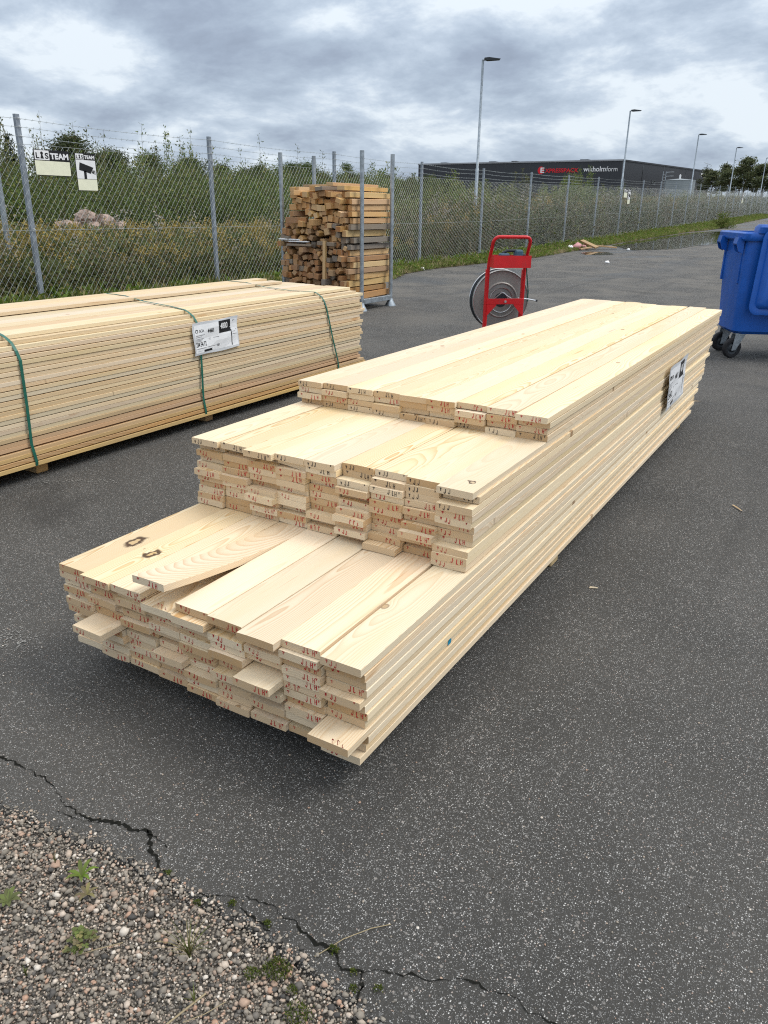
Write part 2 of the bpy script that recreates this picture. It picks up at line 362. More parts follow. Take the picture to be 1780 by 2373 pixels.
GOLD = leafmat("goldenrod_plume", (.36, .27, .035), (.46, .35, .06), (.26, .22, .06))
STRAW = leafmat("straw", (.34, .27, .15), (.48, .39, .24), (.24, .19, .09))
FLUFF = leafmat("seed_fluff", (.36, .31, .24), (.52, .46, .38))
GRASS = leafmat("verge_grass", (.10, .13, .030), (.18, .20, .055), (.32, .27, .13))
MOSS = leafmat("moss", (.055, .085, .012), (.11, .14, .022), (.16, .16, .04))

def asphalt():
    m, nt, p = newmat("asphalt", .8, .35)
    P = nd(nt, 'ShaderNodeNewGeometry').outputs['Position']; s = nd(nt, 'ShaderNodeSeparateXYZ', {0: P})
    P2 = nd(nt, 'ShaderNodeCombineXYZ', {0: s.outputs[0], 1: s.outputs[1], 2: 0.0}).outputs[0]
    dens = noise(nt, P2, 2.3, 4, .6).outputs['Fac']
    big = noise(nt, P2, .55, 5, .6).outputs['Fac']
    def stones(scale, thr, seedv, lo, hi):
        v = nd(nt, 'ShaderNodeTexVoronoi', {'Vector': nd(nt, 'ShaderNodeVectorMath', {0: P2, 1: seedv}, operation='ADD').outputs[0], 'Scale': scale, 'Randomness': 1.0}, voronoi_dimensions='2D')
        c = nd(nt, 'ShaderNodeSeparateColor', {0: v.outputs['Color']})
        t = M(nt, 'ADD', thr, M(nt, 'MULTIPLY', M(nt, 'SUBTRACT', dens, .5), -.5))
        on = M(nt, 'GREATER_THAN', c.outputs[0], t)
        k = M(nt, 'MULTIPLY', on, ss(nt, v.outputs['Distance'], hi, lo))
        return k, c, v.outputs['Distance']
    wv = nd(nt, 'ShaderNodeTexNoise', {'Vector': P2, 'Scale': 260.0, 'Detail': 2.0})
    wv2 = nd(nt, 'ShaderNodeVectorMath', {0: wv.outputs['Color'], 1: (.0055, .0055, 0), 2: P2}, operation='MULTIPLY_ADD').outputs[0]
    Pk = P2; P2 = wv2
    k1, c1, d1 = stones(175, .58, (0, 0, 0), .16, .40)
    k2, c2, d2 = stones(310, .48, (3.3, 1.7, 0), .18, .44)
    k3, c3, d3 = stones(95, .975, (9.1, 4.2, 0), .22, .42)
    P2 = Pk
    fine = noise(nt, P2, 330, 2, .7).outputs['Fac']
    base = mixc(nt, ss(nt, big, .35, .68), (.034, .0325, .029), (.062, .0585, .0525))
    base = mixc(nt, M(nt, 'MULTIPLY', ss(nt, fine, .35, .75), .6), base, (.066, .065, .062))
    g1 = ramp(nt, c1.outputs[1], [(0, (.09, .09, .088)), (.35, (.17, .168, .163)), (.65, (.36, .355, .34)), (.88, (.74, .73, .70)), (1, (.42, .30, .24))])
    g2 = ramp(nt, c2.outputs[1], [(0, (.07, .07, .07)), (.5, (.19, .187, .18)), (1, (.62, .61, .585))])
    col = mixc(nt, M(nt, 'MULTIPLY', k2, .75), base, g2); col = mixc(nt, M(nt, 'MULTIPLY', k1, .85), col, g1)
    col = mixc(nt, M(nt, 'MULTIPLY', k3, .5), col, mixc(nt, c3.outputs[1], (.22, .22, .22), (.46, .42, .38)))
    # dust: paler, dirt stains darker
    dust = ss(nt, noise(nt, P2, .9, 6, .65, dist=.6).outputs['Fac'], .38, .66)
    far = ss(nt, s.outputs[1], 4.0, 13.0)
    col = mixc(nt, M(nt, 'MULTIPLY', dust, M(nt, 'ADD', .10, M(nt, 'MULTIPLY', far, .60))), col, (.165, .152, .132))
    oil = M(nt, 'MULTIPLY', ss(nt, noise(nt, P2, .75, 4, .55, dist=.4).outputs['Fac'], .60, .72), ss(nt, s.outputs[1], 1.0, 2.4))
    col = mixc(nt, M(nt, 'MULTIPLY', oil, .45), col, (.020, .0195, .019))
    tr = noise(nt, nd(nt, 'ShaderNodeVectorMath', {0: P2, 1: (3.1, .10, 1)}, operation='MULTIPLY').outputs[0], 1.0, 3, .5).outputs['Fac']
    col = mixc(nt, M(nt, 'MULTIPLY', ss(nt, tr, .58, .72), .22), col, (.022, .021, .020))
    # wet patches drying out near the fence
    vs = nd(nt, 'ShaderNodeVectorMath', {0: P2, 1: (.42, .16, 1)}, operation='MULTIPLY').outputs[0]
    wn = noise(nt, vs, 1.0, 5, .6, dist=.7).outputs['Fac']
    zone = M(nt, 'MULTIPLY', ss(nt, s.outputs[1], 9.0, 17.0), ss(nt, s.outputs[0], -2.5, -6.5))
    wet = M(nt, 'MULTIPLY', ss(nt, M(nt, 'ADD', wn, M(nt, 'MULTIPLY', zone, .06)), .54, .60), zone)
    col = mixc(nt, M(nt, 'MULTIPLY', wet, .70), col, (.022, .021, .020))
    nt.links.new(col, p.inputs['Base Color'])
    nt.links.new(M(nt, 'SUBTRACT', M(nt, 'SUBTRACT', .85, M(nt, 'MULTIPLY', k1, .2)), M(nt, 'MULTIPLY', wet, .45)), p.inputs['Roughness'])
    h = M(nt, 'ADD', M(nt, 'ADD', M(nt, 'MULTIPLY', k1, .7), M(nt, 'MULTIPLY', k2, .4)), M(nt, 'MULTIPLY', noise(nt, P2, 120, 3, .6).outputs['Fac'], 1.0))
    bump(nt, p, h, .95, .0038)
    return m
ASPH = asphalt()
def pebblemat(name="pebble"):
    m, nt, p = newmat(name, .75, .3)
    isl = nd(nt, 'ShaderNodeNewGeometry').outputs['Random Per Island']
    P = nd(nt, 'ShaderNodeNewGeometry').outputs['Position']
    c = ramp(nt, isl, [(0, (.05, .05, .05)), (.14, (.13, .122, .112)), (.30, (.26, .235, .20)), (.46, (.19, .175, .15)), (.58, (.38, .335, .285)), (.70, (.40, .26, .19)), (.78, (.25, .235, .205)), (.90, (.46, .38, .31)), (1, (.62, .59, .54))])
    n = noise(nt, P, 260, 3).outputs['Fac']
    c = mixc(nt, .35, c, nd(nt, 'ShaderNodeCombineColor', {0: n, 1: n, 2: n}).outputs[0], 'OVERLAY')
    c = mixc(nt, 1.0, c, (1.02, .99, .95), 'MULTIPLY')
    nt.links.new(c, p.inputs['Base Color']); bump(nt, p, n, .3, .001)
    return m
PEB = pebblemat()
def gravelbed():
    m, nt, p = newmat("gravel_bed", .9, .2)
    P = nd(nt, 'ShaderNodeNewGeometry').outputs['Position']
    v = nd(nt, 'ShaderNodeTexVoronoi', {'Vector': P, 'Scale': 210.0}, voronoi_dimensions='2D')
    c = nd(nt, 'ShaderNodeSeparateColor', {0: v.outputs['Color']})
    col = ramp(nt, c.outputs[0], [(0, (.08, .075, .068)), (.4, (.17, .155, .135)), (.7, (.27, .23, .19)), (1, (.38, .34, .30))])
    col = mixc(nt, ss(nt, v.outputs['Distance'], .35, .6), col, (.09, .08, .066))
    nt.links.new(col, p.inputs['Base Color']); bump(nt, p, v.outputs['Distance'], -.8, .006)
    return m
GBED = gravelbed()
SOIL = simple("soil", (.085, .070, .045), .95, .1, 0, .4, 1.5, .4)
CRACKM = simple("crack_dirt", (.012, .012, .010), .95, .1, 0, .3, 60, .5)
def watermat():
    m, nt, p = newmat("puddle_water", .035, .5)
    p.inputs['Base Color'].default_value = (.022, .021, .018, 1)
    P = nd(nt, 'ShaderNodeNewGeometry').outputs['Position']; bump(nt, p, noise(nt, P, 5, 2).outputs['Fac'], .02, .01)
    return m
WATER = watermat()

# ================================================================== SETTING
# terrain everywhere, 2 cm and more below the yard surface
ys = list(np.concatenate([np.arange(-60, 0, 10), np.arange(0, 80, 2.0), np.arange(80, 420, 20), [600, 1200]])); xs = [-900, -300, -150, -80, -40, -25, -16, -12, -9.3, -4, 0, 8, 20, 60, 150, 400, 900]
b = MB(); b.v = [(x, y, gz(y)-.03) for y in ys for x in xs]; nx = len(xs)
b.f = [(j*nx+i, j*nx+i+1, (j+1)*nx+i+1, (j+1)*nx+i) for j in range(len(ys)-1) for i in range(nx-1)]; b.mi = [0]*len(b.f)
tag(b.build("ground", SOIL), kind='structure')
# asphalt: broken near edge against the gravel
GRAV = [(-6, .62), (-4.5, .70), (-3.2, .74), (-2.4, .77), (-1.9, .80), (-1.549, .82), (-1.477, .839), (-1.374, .845), (-1.292, .864), (-1.205, .864), (-1.114, .869), (-1.032, .877), (-.944, .878), (-.883, .877), (-.802, .877), (-.746, .876), (-.679, .868), (-.631, .848), (-.567, .852), (-.505, .832), (-.42, .80), (-.2, .78), (.3, .74), (1.5, .72), (4, .7), (40, .6)]
def edge_y(x):
    for (a, ya), (c, yc) in zip(GRAV, GRAV[1:]):
        if a <= x <= c: return ya+(yc-ya)*(x-a)/(c-a)
    return .7
ex = sorted(set([-9.2, -8, -7, -6, -5, -4.4, -4]+[round(-3.8+.012*i, 3) for i in range(360)]+[.6, .8, 1, 1.5, 2, 3, 5, 8, 14, 24, 39]))
rows = [[(x, edge_y(x)+(rnd.uniform(-.016, .010) if -3.8 < x < .6 else 0), -.012) for x in ex]]
rows.append([(x, rows[0][i][1]+.010, 0.0) for i, x in enumerate(ex)])
for y in [1.3]: rows.append([(x, y, 0.0) for x in ex])
b = MB(); n = len(ex)
for r_ in rows: b.v += r_
for j in range(len(rows)-1): b.f += [(j*n+i, j*n+i+1, (j+1)*n+i+1, (j+1)*n+i) for i in range(n-1)]
xs2 = [-9.2, -6, -3, 0, 4, 10, 24, 39]; ys2 = [1.3, 6, 12]+list(np.arange(18, 60, 1.5))+list(np.arange(60, 260, 10))
base = len(b.v); b.v += [(x, y, gz(y)) for y in ys2 for x in xs2]; n2 = len(xs2)
b.f += [(base+j*n2+i, base+j*n2+i+1, base+(j+1)*n2+i+1, base+(j+1)*n2+i) for j in range(len(ys2)-1) for i in range(n2-1)]
b.mi = [0]*len(b.f)
tag(b.build("asphalt_yard", ASPH), kind='structure')
tag(MB().add([(-9, -3, -.0165), (9, -3, -.0165), (9, 1.0, -.0165), (-9, 1.0, -.0165)], [(0, 1, 2, 3)]).build("gravel_bed", GBED), kind='structure')

# pebbles (nobody could count them)
def ico():
    t = (1+5**.5)/2
    v = np.array([(-1, t, 0), (1, t, 0), (-1, -t, 0), (1, -t, 0), (0, -1, t), (0, 1, t), (0, -1, -t), (0, 1, -t), (t, 0, -1), (t, 0, 1), (-t, 0, -1), (-t, 0, 1)], float); v /= np.linalg.norm(v[0])
    f = np.array([(0, 11, 5), (0, 5, 1), (0, 1, 7), (0, 7, 10), (0, 10, 11), (1, 5, 9), (5, 11, 4), (11, 10, 2), (10, 7, 6), (7, 1, 8), (3, 9, 4), (3, 4, 2), (3, 2, 6), (3, 6, 8), (3, 8, 9), (4, 9, 5), (2, 4, 11), (6, 2, 10), (8, 6, 7), (9, 8, 1)])
    return v, f
IV, IF = ico()
def pebbles(P, rad):
    n = len(P); V = np.repeat(IV[None], n, 0)*(1+nr.uniform(-.36, .36, (n, 12, 1)))
    V *= nr.uniform(.62, 1.25, (n, 1, 3)); a = nr.uniform(0, 6.28, n); c, s_ = np.cos(a), np.sin(a)
    X = V[..., 0]*c[:, None]-V[..., 1]*s_[:, None]; Y = V[..., 0]*s_[:, None]+V[..., 1]*c[:, None]; Z = V[..., 2]*.72
    V = np.stack([X, Y, Z], -1)*rad[:, None, None]+P[:, None, :]
    return V.reshape(-1, 3), (IF[None]+12*np.arange(n)[:, None, None]).reshape(-1, 3)
g = .0056
gx, gy = np.meshgrid(np.arange(-1.75, -.25, g), np.arange(.30, .90, g)); q = np.stack([gx.ravel(), gy.ravel()], -1)+nr.uniform(-.0029, .0029, (gx.size, 2))
ey = np.array([edge_y(x) for x in q[:, 0]]); keep = (q[:, 1] < ey+.012+nr.normal(0, .012, len(q)))
q = q[keep]; ey = ey[keep]; rad = np.clip(nr.lognormal(math.log(.0029), .38, len(q)), .0016, .0080)
edge_rise = np.clip(1-(ey-q[:, 1])/.05, 0, 1)*.009
z = np.where(q[:, 1] < ey, -.013+edge_rise+rad*.55+nr.uniform(-.002, .004, len(q)), rad*.4+.0005)
V, F = pebbles(np.column_stack([q, z]), rad)
# bigger stones scattered on top
nb = 420; qx = nr.uniform(-1.75, -.3, nb); qy = nr.uniform(.34, .86, nb); kk = np.array([qy[i] < edge_y(qx[i])-.005 for i in range(nb)])
rb = nr.uniform(.0052, .0092, nb)[kk]; V2, F2 = pebbles(np.column_stack([qx[kk], qy[kk], -.008+rb*.5]), rb)
V = np.vstack([V, V2]); F = np.vstack([F, F2+len(V)-len(V2)])
tag(link("gravel", quads_mesh("gravel", V, F, PEB)), 'loose mixed grey and pink gravel beside the broken asphalt edge', 'gravel', kind='stuff')
# loose grit on the asphalt
ng = 1500; qx = nr.uniform(-2.6, 1.2, ng); qy = 1.0+np.abs(nr.normal(0, .55, ng)); rb = nr.uniform(.0012, .0032, ng)
near = 260; qx[:near] = nr.uniform(-1.8, -.2, near); qy[:near] = np.array([edge_y(x) for x in qx[:near]])+np.abs(nr.normal(.02, .05, near))
V, F = pebbles(np.column_stack([qx, qy, rb*.45]), rb)
tag(link("loose_grit", quads_mesh("loose_grit", V, F, PEB, smooth=True)), 'pale grit scattered over the dark asphalt', 'grit', kind='stuff')
# cracks: jagged dirt filled ribbons
CR = [(-2.6, 1.0), (-2.2, .96), (-1.95, .97), (-1.733, .948), (-1.625, .948), (-1.549, .955), (-1.462, .926), (-1.383, .914), (-1.307, .927), (-1.252, .944), (-1.198, .961), (-1.149, .928), (-1.099, .899), (-1.044, .89), (-.987, .884), (-.928, .9), (-.877, .925), (-.826, .949), (-.775, .942), (-.698, .928), (-.644, .926), (-.596, .9), (-.572, .909), (-.524, .944), (-.477, .962), (-.43, .98), (-.385, 1.002), (-.344, 1.011), (-.283, 1.012), (-.214, 1.007), (-.1, .99), (.1, .97)]
def crack(pts, w0_, name="asphalt_crack"):
    P = []
    for (a, c) in zip(pts, pts[1:]):
        d = math.dist(a, c); k = max(2, int(d/.0065))
        for i in range(k): P.append((a[0]+(c[0]-a[0])*i/k, a[1]+(c[1]-a[1])*i/k))
    w0 = w0_*.72; vs = []; w = w0; jx = jy = 0.0
    for i, (x, y) in enumerate(P):
        w = min(max(w+rnd.uniform(-.0013, .0013), w0*.18), w0*1.9); jx = .45*jx+rnd.uniform(-.0035, .0035); jy = .6*jy+rnd.uniform(-.0058, .0058)
        vs += [(x+jx, y+jy-w, .0016), (x+jx, y+jy+w, .0016)]
    fs = [(2*i, 2*i+2, 2*i+3, 2*i+1) for i in range(len(P)-1)]
    return tag(MB().add(vs, fs).build(name, CRACKM), kind='structure')
crack(CR, .0042)
crack([(-1.307, .927), (-1.34, .905), (-1.40, .893), (-1.44, .897)], .002); crack([(-.572, .909), (-.55, .885), (-.545, .86), (-.535, .835)], .005)
crack([(-1.198, .961), (-1.15, .952), (-1.11, .955)], .0018); crack([(-.877, .925), (-.86, .905), (-.82, .895), (-.77, .892)], .003)
# worn paint and pale scuffs on the yard
PALE = simple("worn_paint", (.24, .235, .22), .8, .2, 0, .3, 60)
def scuffs(pts, n, w, name='worn_marking'):
    b = MB()
    for _ in range(n):
        t = rnd.random()*(len(pts)-1); i = int(t); t -= i; a, c = pts[i], pts[i+1]; x = a[0]+(c[0]-a[0])*t+rnd.gauss(0, w); y = a[1]+(c[1]-a[1])*t+rnd.gauss(0, w); r_ = rnd.uniform(.002, .0055); q0 = rnd.uniform(0, 6)
        b.add([(x+r_*rnd.uniform(.5, 1.2)*math.cos(q0+k*1.2566), y+r_*rnd.uniform(.5, 1.2)*math.sin(q0+k*1.2566), .003) for k in range(5)], [range(5)])
    return tag(b.build(name, PALE), 'worn pale paint flecks on the dark asphalt', 'marking', kind='stuff')
scuffs([(-3.62, 2.38), (-3.42, 2.52), (-3.20, 2.66)], 120, .016); scuffs([(-2.46, 1.30), (-2.30, 1.33), (-2.16, 1.36)], 170, .030)
scuffs([(-4.15, 7.9), (-4.6, 8.2), (-4.9, 8.7)], 90, .012); scuffs([(-4.6, 8.2), (-4.3, 7.2), (-3.9, 6.9)], 90, .012)
# puddle along the verge
pu = [(-7.4, 29.3), (-6.9, 28.6), (-6.3, 29.3), (-5.8, 30.4), (-5.6, 32.1), (-5.3, 33.7), (-5.0, 34.9), (-4.8, 37), (-4.3, 42), (-4.6, 46), (-6.0, 47.5), (-7.3, 46.4), (-8.0, 43), (-8.15, 37), (-8.3, 33), (-8.2, 31)]
P = []
for i in range(len(pu)):
    a, c = Vector(pu[i]), Vector(pu[(i+1) % len(pu)])
    for k in range(8): t = k/8; v = a.lerp(c, t); P.append((v.x+rnd.uniform(-.07, .07), v.y+rnd.uniform(-.15, .15)))
cx, cy = -6.2, 37.0
b = MB(); b.v = [(x, y, gz(y)+.008) for x, y in P]; b.f = [list(range(len(P)))]; b.mi = [0]*len(b.f)
tag(b.build("puddle", WATER), kind='structure')
b = MB(); pp = [(-8.0, 26.2), (-7.6, 25.5), (-7.2, 25.6), (-6.9, 26.2), (-7.3, 27.0), (-7.9, 27.0)]
b.add([(x, y, gz(y)+.008) for x, y in pp], [list(range(6))]); tag(b.build("puddle", WATER), kind='structure')

# ================================================================== OPEN STACK OF BOARDS
def glyph(ch):
    return {'J': [[(.62, 1), (.60, .25), (.42, 0), (.15, .12), (.12, .3)]], 'L': [[(.30, 1), (.28, .12), (.5, 0), (.75, .15)]], 'H': [[(.15, 1), (.18, 0)], [(.78, 1), (.75, 0)], [(.17, .5), (.77, .52)]],
            'T': [[(.1, 1), (.9, 1)], [(.5, 1), (.48, .25)]], 'E': [[(.1, 1), (.9, .98)], [(.15, .72), (.85, .7)], [(.5, 1), (.5, .3)]]}[ch]
def stamp_mesh(items, mat, name="end_stamp"):
    """items: (char, x, z, h, w)"""
    b = MB()
    for ch, x, zc, h, w in items:
        for line in glyph(ch):
            for (a, c) in zip(line, line[1:]):
                p0 = Vector((x+(a[0]-.5)*w, 0, zc+(a[1]-.5)*h)); p1 = Vector((x+(c[0]-.5)*w, 0, zc+(c[1]-.5)*h))
                d = (p1-p0); L = d.length; d.normalize(); nrm = Vector((-d.z, 0, d.x))*rnd.uniform(.0006, .0013); e = d*.0006
                b.add([p0-nrm-e, p1-nrm+e, p1+nrm+e, p0+nrm-e], [(0, 1, 2, 3)])
    return b.mesh(name, mat)
STAMPS = {}
for key, mt in (('r', REDINK), ('k', BLKINK)):
    L = []
    for k in range(8):
        j = lambda s=.0026: rnd.uniform(-s, s); zc = .0112
        if k < 4:
            x0 = rnd.uniform(-.005, .016)
            it = [('J', x0+j(), zc+j(), .0160, .009), ('L', x0+.0135+j(), zc-.001+j(), .0155, .009), ('H', x0+.027+j(), zc+j(), .0145, .009), ('E' if k % 2 else 'T', -.038+j(.006), zc+.003+j(), .009, .0085)]
            if k % 2 == 0: it.append(('T', .050+j(), zc+.004, .007, .006))
        else:
            x0 = rnd.uniform(-.045, -.036)
            it = [('E' if k % 2 else 'T', x0, zc+j(), .0115, .006), ('J', x0+.0155+j(), zc+j(), .0140, .0095), ('J', x0+.029+j(), zc-.001+j(), .0140, .0095)]
            if k == 5: it.append(('T', .045, zc+.005, .005, .004))
        L.append(stamp_mesh(it, mt))
    STAMPS[key] = L
def board_mesh(L, w=.1175, t=.0218, cup=0.0, bow=0.0, lift=0.0, side=0.0, twist=0.0, name="board"):
    c = .0013; xsn = [-w/2+c, -w/4, 0, w/4, w/2-c]
    cross = [(-w/2, c), *[(x, 0) for x in xsn], (w/2, c), (w/2, t-c), *[(x, t) for x in reversed(xsn)], (-w/2, t-c)]
    n = len(cross); sec = [0, .12, .3, .55] if lift else []
    sec = sorted(set(sec+[L*k/5 for k in range(6)])); vs = []
    for y in sec:
        s = y/L; dz = bow*4*s*(1-s)+(lift*max(0, 1-y/.62)**1.6 if lift else 0); dx = side*4*s*(1-s); tw = twist*(1-s)
        for x, z in cross: vs.append((x+dx, y, z+dz+cup*((2*x/w)**2-.35)+tw*x))
    fs = [(i*n+j, i*n+(j+1) % n, (i+1)*n+(j+1) % n, (i+1)*n+j) for i in range(len(sec)-1) for j in range(n)]
    fs += [list(range(n))[::-1], [(len(sec)-1)*n+j for j in range(n)]]
    me = bpy.data.meshes.new(name); me.from_pydata(vs, [], fs); me.materials.append(PINE)
    bx = bmesh.new(); bx.from_mesh(me); bmesh.ops.recalc_face_normals(bx, faces=bx.faces[:]); bx.to_mesh(me); bx.free()
    return me
XL, PW, T = -1.9078, .120, .0218
TIERS = [  # name, base z, rows, pitch, front y, top row fronts
    ('lowest', .090, 12, .02388, 1.350, [1.331, 1.312, 1.316, 1.360, 1.302, 1.335, 1.300, 1.335, 1.340, 1.319]),
    ('middle', .3768, 11, .02244, 1.945, [1.929, 1.938, 1.914, 1.934, 1.934, 1.975, 1.975, 1.965, 1.939]),
    ('top', .6238, 4, .02415, 2.560, [2.555, 2.566, 2.557, 2.564, 2.556, 2.549, 2.569, 2.558, 2.527])]
PROT = {  # (tier, row from top, column): front y, label
    (0, 7, 2): (1.262, 'pine board sticking out furthest at the left end of the lowest step'),
    (0, 6, 7): (1.275, 'pine board sticking out mid height of the lowest step, seventh column'),
    (0, 5, 6): (1.315, None), (0, 5, 9): (1.318, None), (0, 9, 9): (1.262, 'pine board sticking out near the bottom right corner with its top face showing'),
    (0, 12, 9): (1.325, None), (0, 11, 9): (1.352, None), (0, 10, 9): (1.356, None), (0, 2, 4): (1.312, None), (0, 7, 8): (1.335, None), (0, 9, 4): (1.332, None), (0, 3, 7): (1.322, None),
    (0, 11, 6): (1.345, None), (0, 8, 8): (1.345, None), (0, 4, 8): (1.325, None), (1, 11, 7): (1.905, None), (1, 11, 9): (1.918, None), (1, 10, 9): (1.915, None), (1, 8, 6): (1.915, None)}
GB = 'loose boards of the open stepped stack'
cups = {}
for ti, (tn, zb, nrow, pitch, fy, topf) in enumerate(TIERS):
    cols = [XL+.06+PW*k for k in range(9)]
    for row in range(1, nrow+1):                 # row 1 = top
        k = nrow-row; zrow = zb+k*pitch
        for c in range(1, 10):
            if row == 1: y0 = (topf[:3]+topf[3:4]+topf[4:])[c-1] if ti else [1.331, 1.312, 1.318, 1.34, 1.330, 1.325, 1.300, 1.332, 1.319][c-1]
            else: y0 = fy+rnd.gauss(0, .013)-(.012 if ti == 0 and row < 5 else 0)-(.008 if ti == 0 and c > 5 and row < 9 else 0)+(.012 if ti == 0 and row > 9 and c < 4 else 0)
            lab = None
            if (ti, row, c) in PROT: y0, lab = PROT[(ti, row, c)]
            far = 5.62+(zrow-.09)/.63*.80+rnd.gauss(0, .03)+(.10 if c < 5 else 0)*(zrow-.09)/.63
            if ti == 2: far = 6.36+rnd.uniform(-.03, .03)+(.06 if c < 5 else 0)-(.05 if c == 9 else 0)
            L = far-y0; x = cols[c-1]+rnd.uniform(-.0022, .0022)+(rnd.uniform(-.0045, .003) if c in (1, 9) else 0)+(.004 if ti == 0 and c == 9 else 0)
            cup = rnd.choice([-1, 1, -1])*abs(rnd.gauss(0, .0012)); lift = 0.0; rz = rnd.gauss(0, .0011); name = 'pine_board'
            if ti == 1 and row == 2 and c == 4: cup = 0; lift = .004
            if ti == 0 and row == 1 and c == 4:
                y0 = 1.298; L = far-y0; lift = .068; cup = -.0012; lab = 'warped pine board whose near end lifts off the lowest step, dark gap beneath'
            me = board_mesh(L, w=PW-.0022+rnd.uniform(-.0012, .0008), cup=cup, lift=lift, bow=rnd.gauss(0, .0008), side=rnd.gauss(0, .0015), twist=rnd.gauss(0, .006)+(-.10 if lift == .004 else 0))
            o = link(name, me, None, (x, y0, zrow+rnd.uniform(0, .0016))); o.rotation_euler = (0, 0, rz)
            if lab is None:
                lab = f"pine board in {tn} step of the open stack, {ORD[row]} row from top, {ORD[c]} from left"
                if row == 1: lab = f"top face board of the {tn} step of the open stack, {ORD[c]} from left"
            tag(o, lab, 'board', GB)
            if ti == 0 and row == 1 and c == 1: o['knot_at'] = (.012, .235, 0); o['knot_size'] = .017
            if ti == 0 and row == 1 and c == 2: o['knot_at'] = (.010, .215, 0); o['knot_size'] = .013
            if ti == 1 and row == 1 and c == 9: o['knot_at'] = (.015, .085, 0); o['knot_size'] = .006
            if ti == 0 and row == 1 and c in (3, 4, 7, 8, 9): o['grain'] = {3: .2, 4: .38, 7: .28, 8: .15, 9: .25}[c]
            if ti == 0 and row == 2 and c == 4: o['grain'] = .35
            black = (ti == 2 and (row == 4 or (row == 1 and c < 6))) or (ti == 1 and (row <= 2 or (row == 3 and c > 5)))
            if rnd.random() < .93:
                s_ = link('end_stamp', rnd.choice(STAMPS['k' if black else 'r']), o, (0, -.0007, cup*.2+lift)); s_.rotation_euler = (0, R(180) if rnd.random() < .07 else R(rnd.uniform(-3, 3)), 0)
                s_['kind'] = 'stuff'
            if abs(s_.rotation_euler[1]) > 1: s_.location.z += T
            if ti == 0 and row == 8 and c == 9:
                bb = MB(); bb.add([(.0006, -.010, -.012), (.0006, .008, -.012), (.0006, .012, .0), (.0006, .004, .010), (.0006, .0015, .024), (.0006, -.002, .009), (.0006, -.011, .0)], [range(7)])
                bb.build('paint_drip', BLUEP, o, loc=(PW/2-.0004, 1.82-y0, .012))
# bearers under the open stack and chips beside it
for (y, lab) in ((1.72, 'nearest bearer block under the open board stack'), (2.92, 'bearer block under the right side of the open board stack, middle one'), (5.5, 'farthest bearer block under the open board stack')):
    o = MB().box((0, 0, .044), (1.00 if y > 2 else .70, .085, .088), bev=.004).build('bearer', BATTEN, None, loc=((XL+PW*4.5)+.0, y, 0)); tag(o, lab, 'bearer', 'bearers under the open board stack')
def label_sheet(parent, M4, w, h, flip=False):
    """foil backed package label; local x along the text, y up"""
    b = MB(); nx_, ny_ = 12, 8
    wob = lambda u, v: .0022*math.sin(u*9+v*4)+.0018*math.sin(v*13-u*5)
    def pt(u, v, dz=0): return (u*w, v*h, .004+wob(u, v)+dz)
    for j in range(ny_+1):
        for i in range(nx_+1):
            u = i/nx_; v = j/ny_
            uu = u+.012*math.sin(v*7)*(1 if u in (0, 1) else 0); b.v.append(pt(uu, v+.015*math.sin(u*8)*(1 if v in (0, 1) else 0)))
    b.f = [(j*(nx_+1)+i, j*(nx_+1)+i+1, (j+1)*(nx_+1)+i+1, (j+1)*(nx_+1)+i) for j in range(ny_) for i in range(nx_)]; b.mi = [0]*len(b.f)
    sh = b.build('label_sheet', FOIL, parent, smooth=True); sh.matrix_local = M4
    def patch(name, u0, v0, u1, v1, mat, dz, par=sh):
        q = MB(); k = 6
        for j in range(k+1):
            for i in range(k+1): q.v.append(pt(u0+(u1-u0)*i/k, v0+(v1-v0)*j/k, dz))
        q.f = [(j*(k+1)+i, j*(k+1)+i+1, (j+1)*(k+1)+i+1, (j+1)*(k+1)+i) for j in range(k) for i in range(k)]; q.mi = [0]*len(q.f)
        return q.build(name, mat, par)
    def txt(s, u, v, size, mat, bold=.02, dz=.0022, sx=1.0):
        me = text_mesh(s, size*h, mat, bold); 
        for vv in me.vertices: x, y = vv.co.x*sx+u*w, vv.co.y+v*h; vv.co = (x, y, .004+wob(x/w, y/h)+dz)
        link('lettering', me, sh)
    patch('paper', .03, .07, .985, .93, PAPER, .0008); patch('black_panel', .56, .56, .83, .94, INK, .0014); patch('margin_line', .825, .10, .845, .60, INK, .0014)
    txt('4800', .59, .69, .25, WHITE, .02, sx=.72); txt('4460', .31, .64, .185, INK, .015, sx=.75); txt('SCA', .13, .70, .12, INK, .01); txt('234 54 72', .04, .27, .19, INK, .02, sx=.62)
    q = MB(); q.tube([(.075*w+.03*w*math.cos(a), .745*h+.05*h*math.sin(a), .0062+wob(.08, .75)) for a in [k*math.pi/4 for k in range(8)]], .0022, 4, closed=True); q.build('emblem', INK, sh)
    for (u, v, l) in ((.05, .60, .20), (.05, .55, .13), (.05, .49, .18), (.05, .455, .50), (.05, .42, .34), (.05, .20, .20), (.28, .20, .22), (.86, .75, .08), (.86, .66, .06), (.86, .58, .10), (.86, .52, .07), (.86, .44, .09)):
        patch('small_print', u, v, u+l, v+.018, GREYINK, .0014)
    patch('bar_code', .20, .08, .40, .15, INK, .0014); patch('crest', .50, .16, .55, .24, GREYINK, .0014); patch('stamp_mark', .88, .84, .93, .90, GREYINK, .0014)
    return sh
lt = thing('package_label', 'creased white package label stuck on the right side of the open board stack', 'label', (-.8045, 4.54, .320))
label_sheet(lt, frame((0, 0, 0), (0, 1, .0), (.0, -.03, 1)), .53, .25)
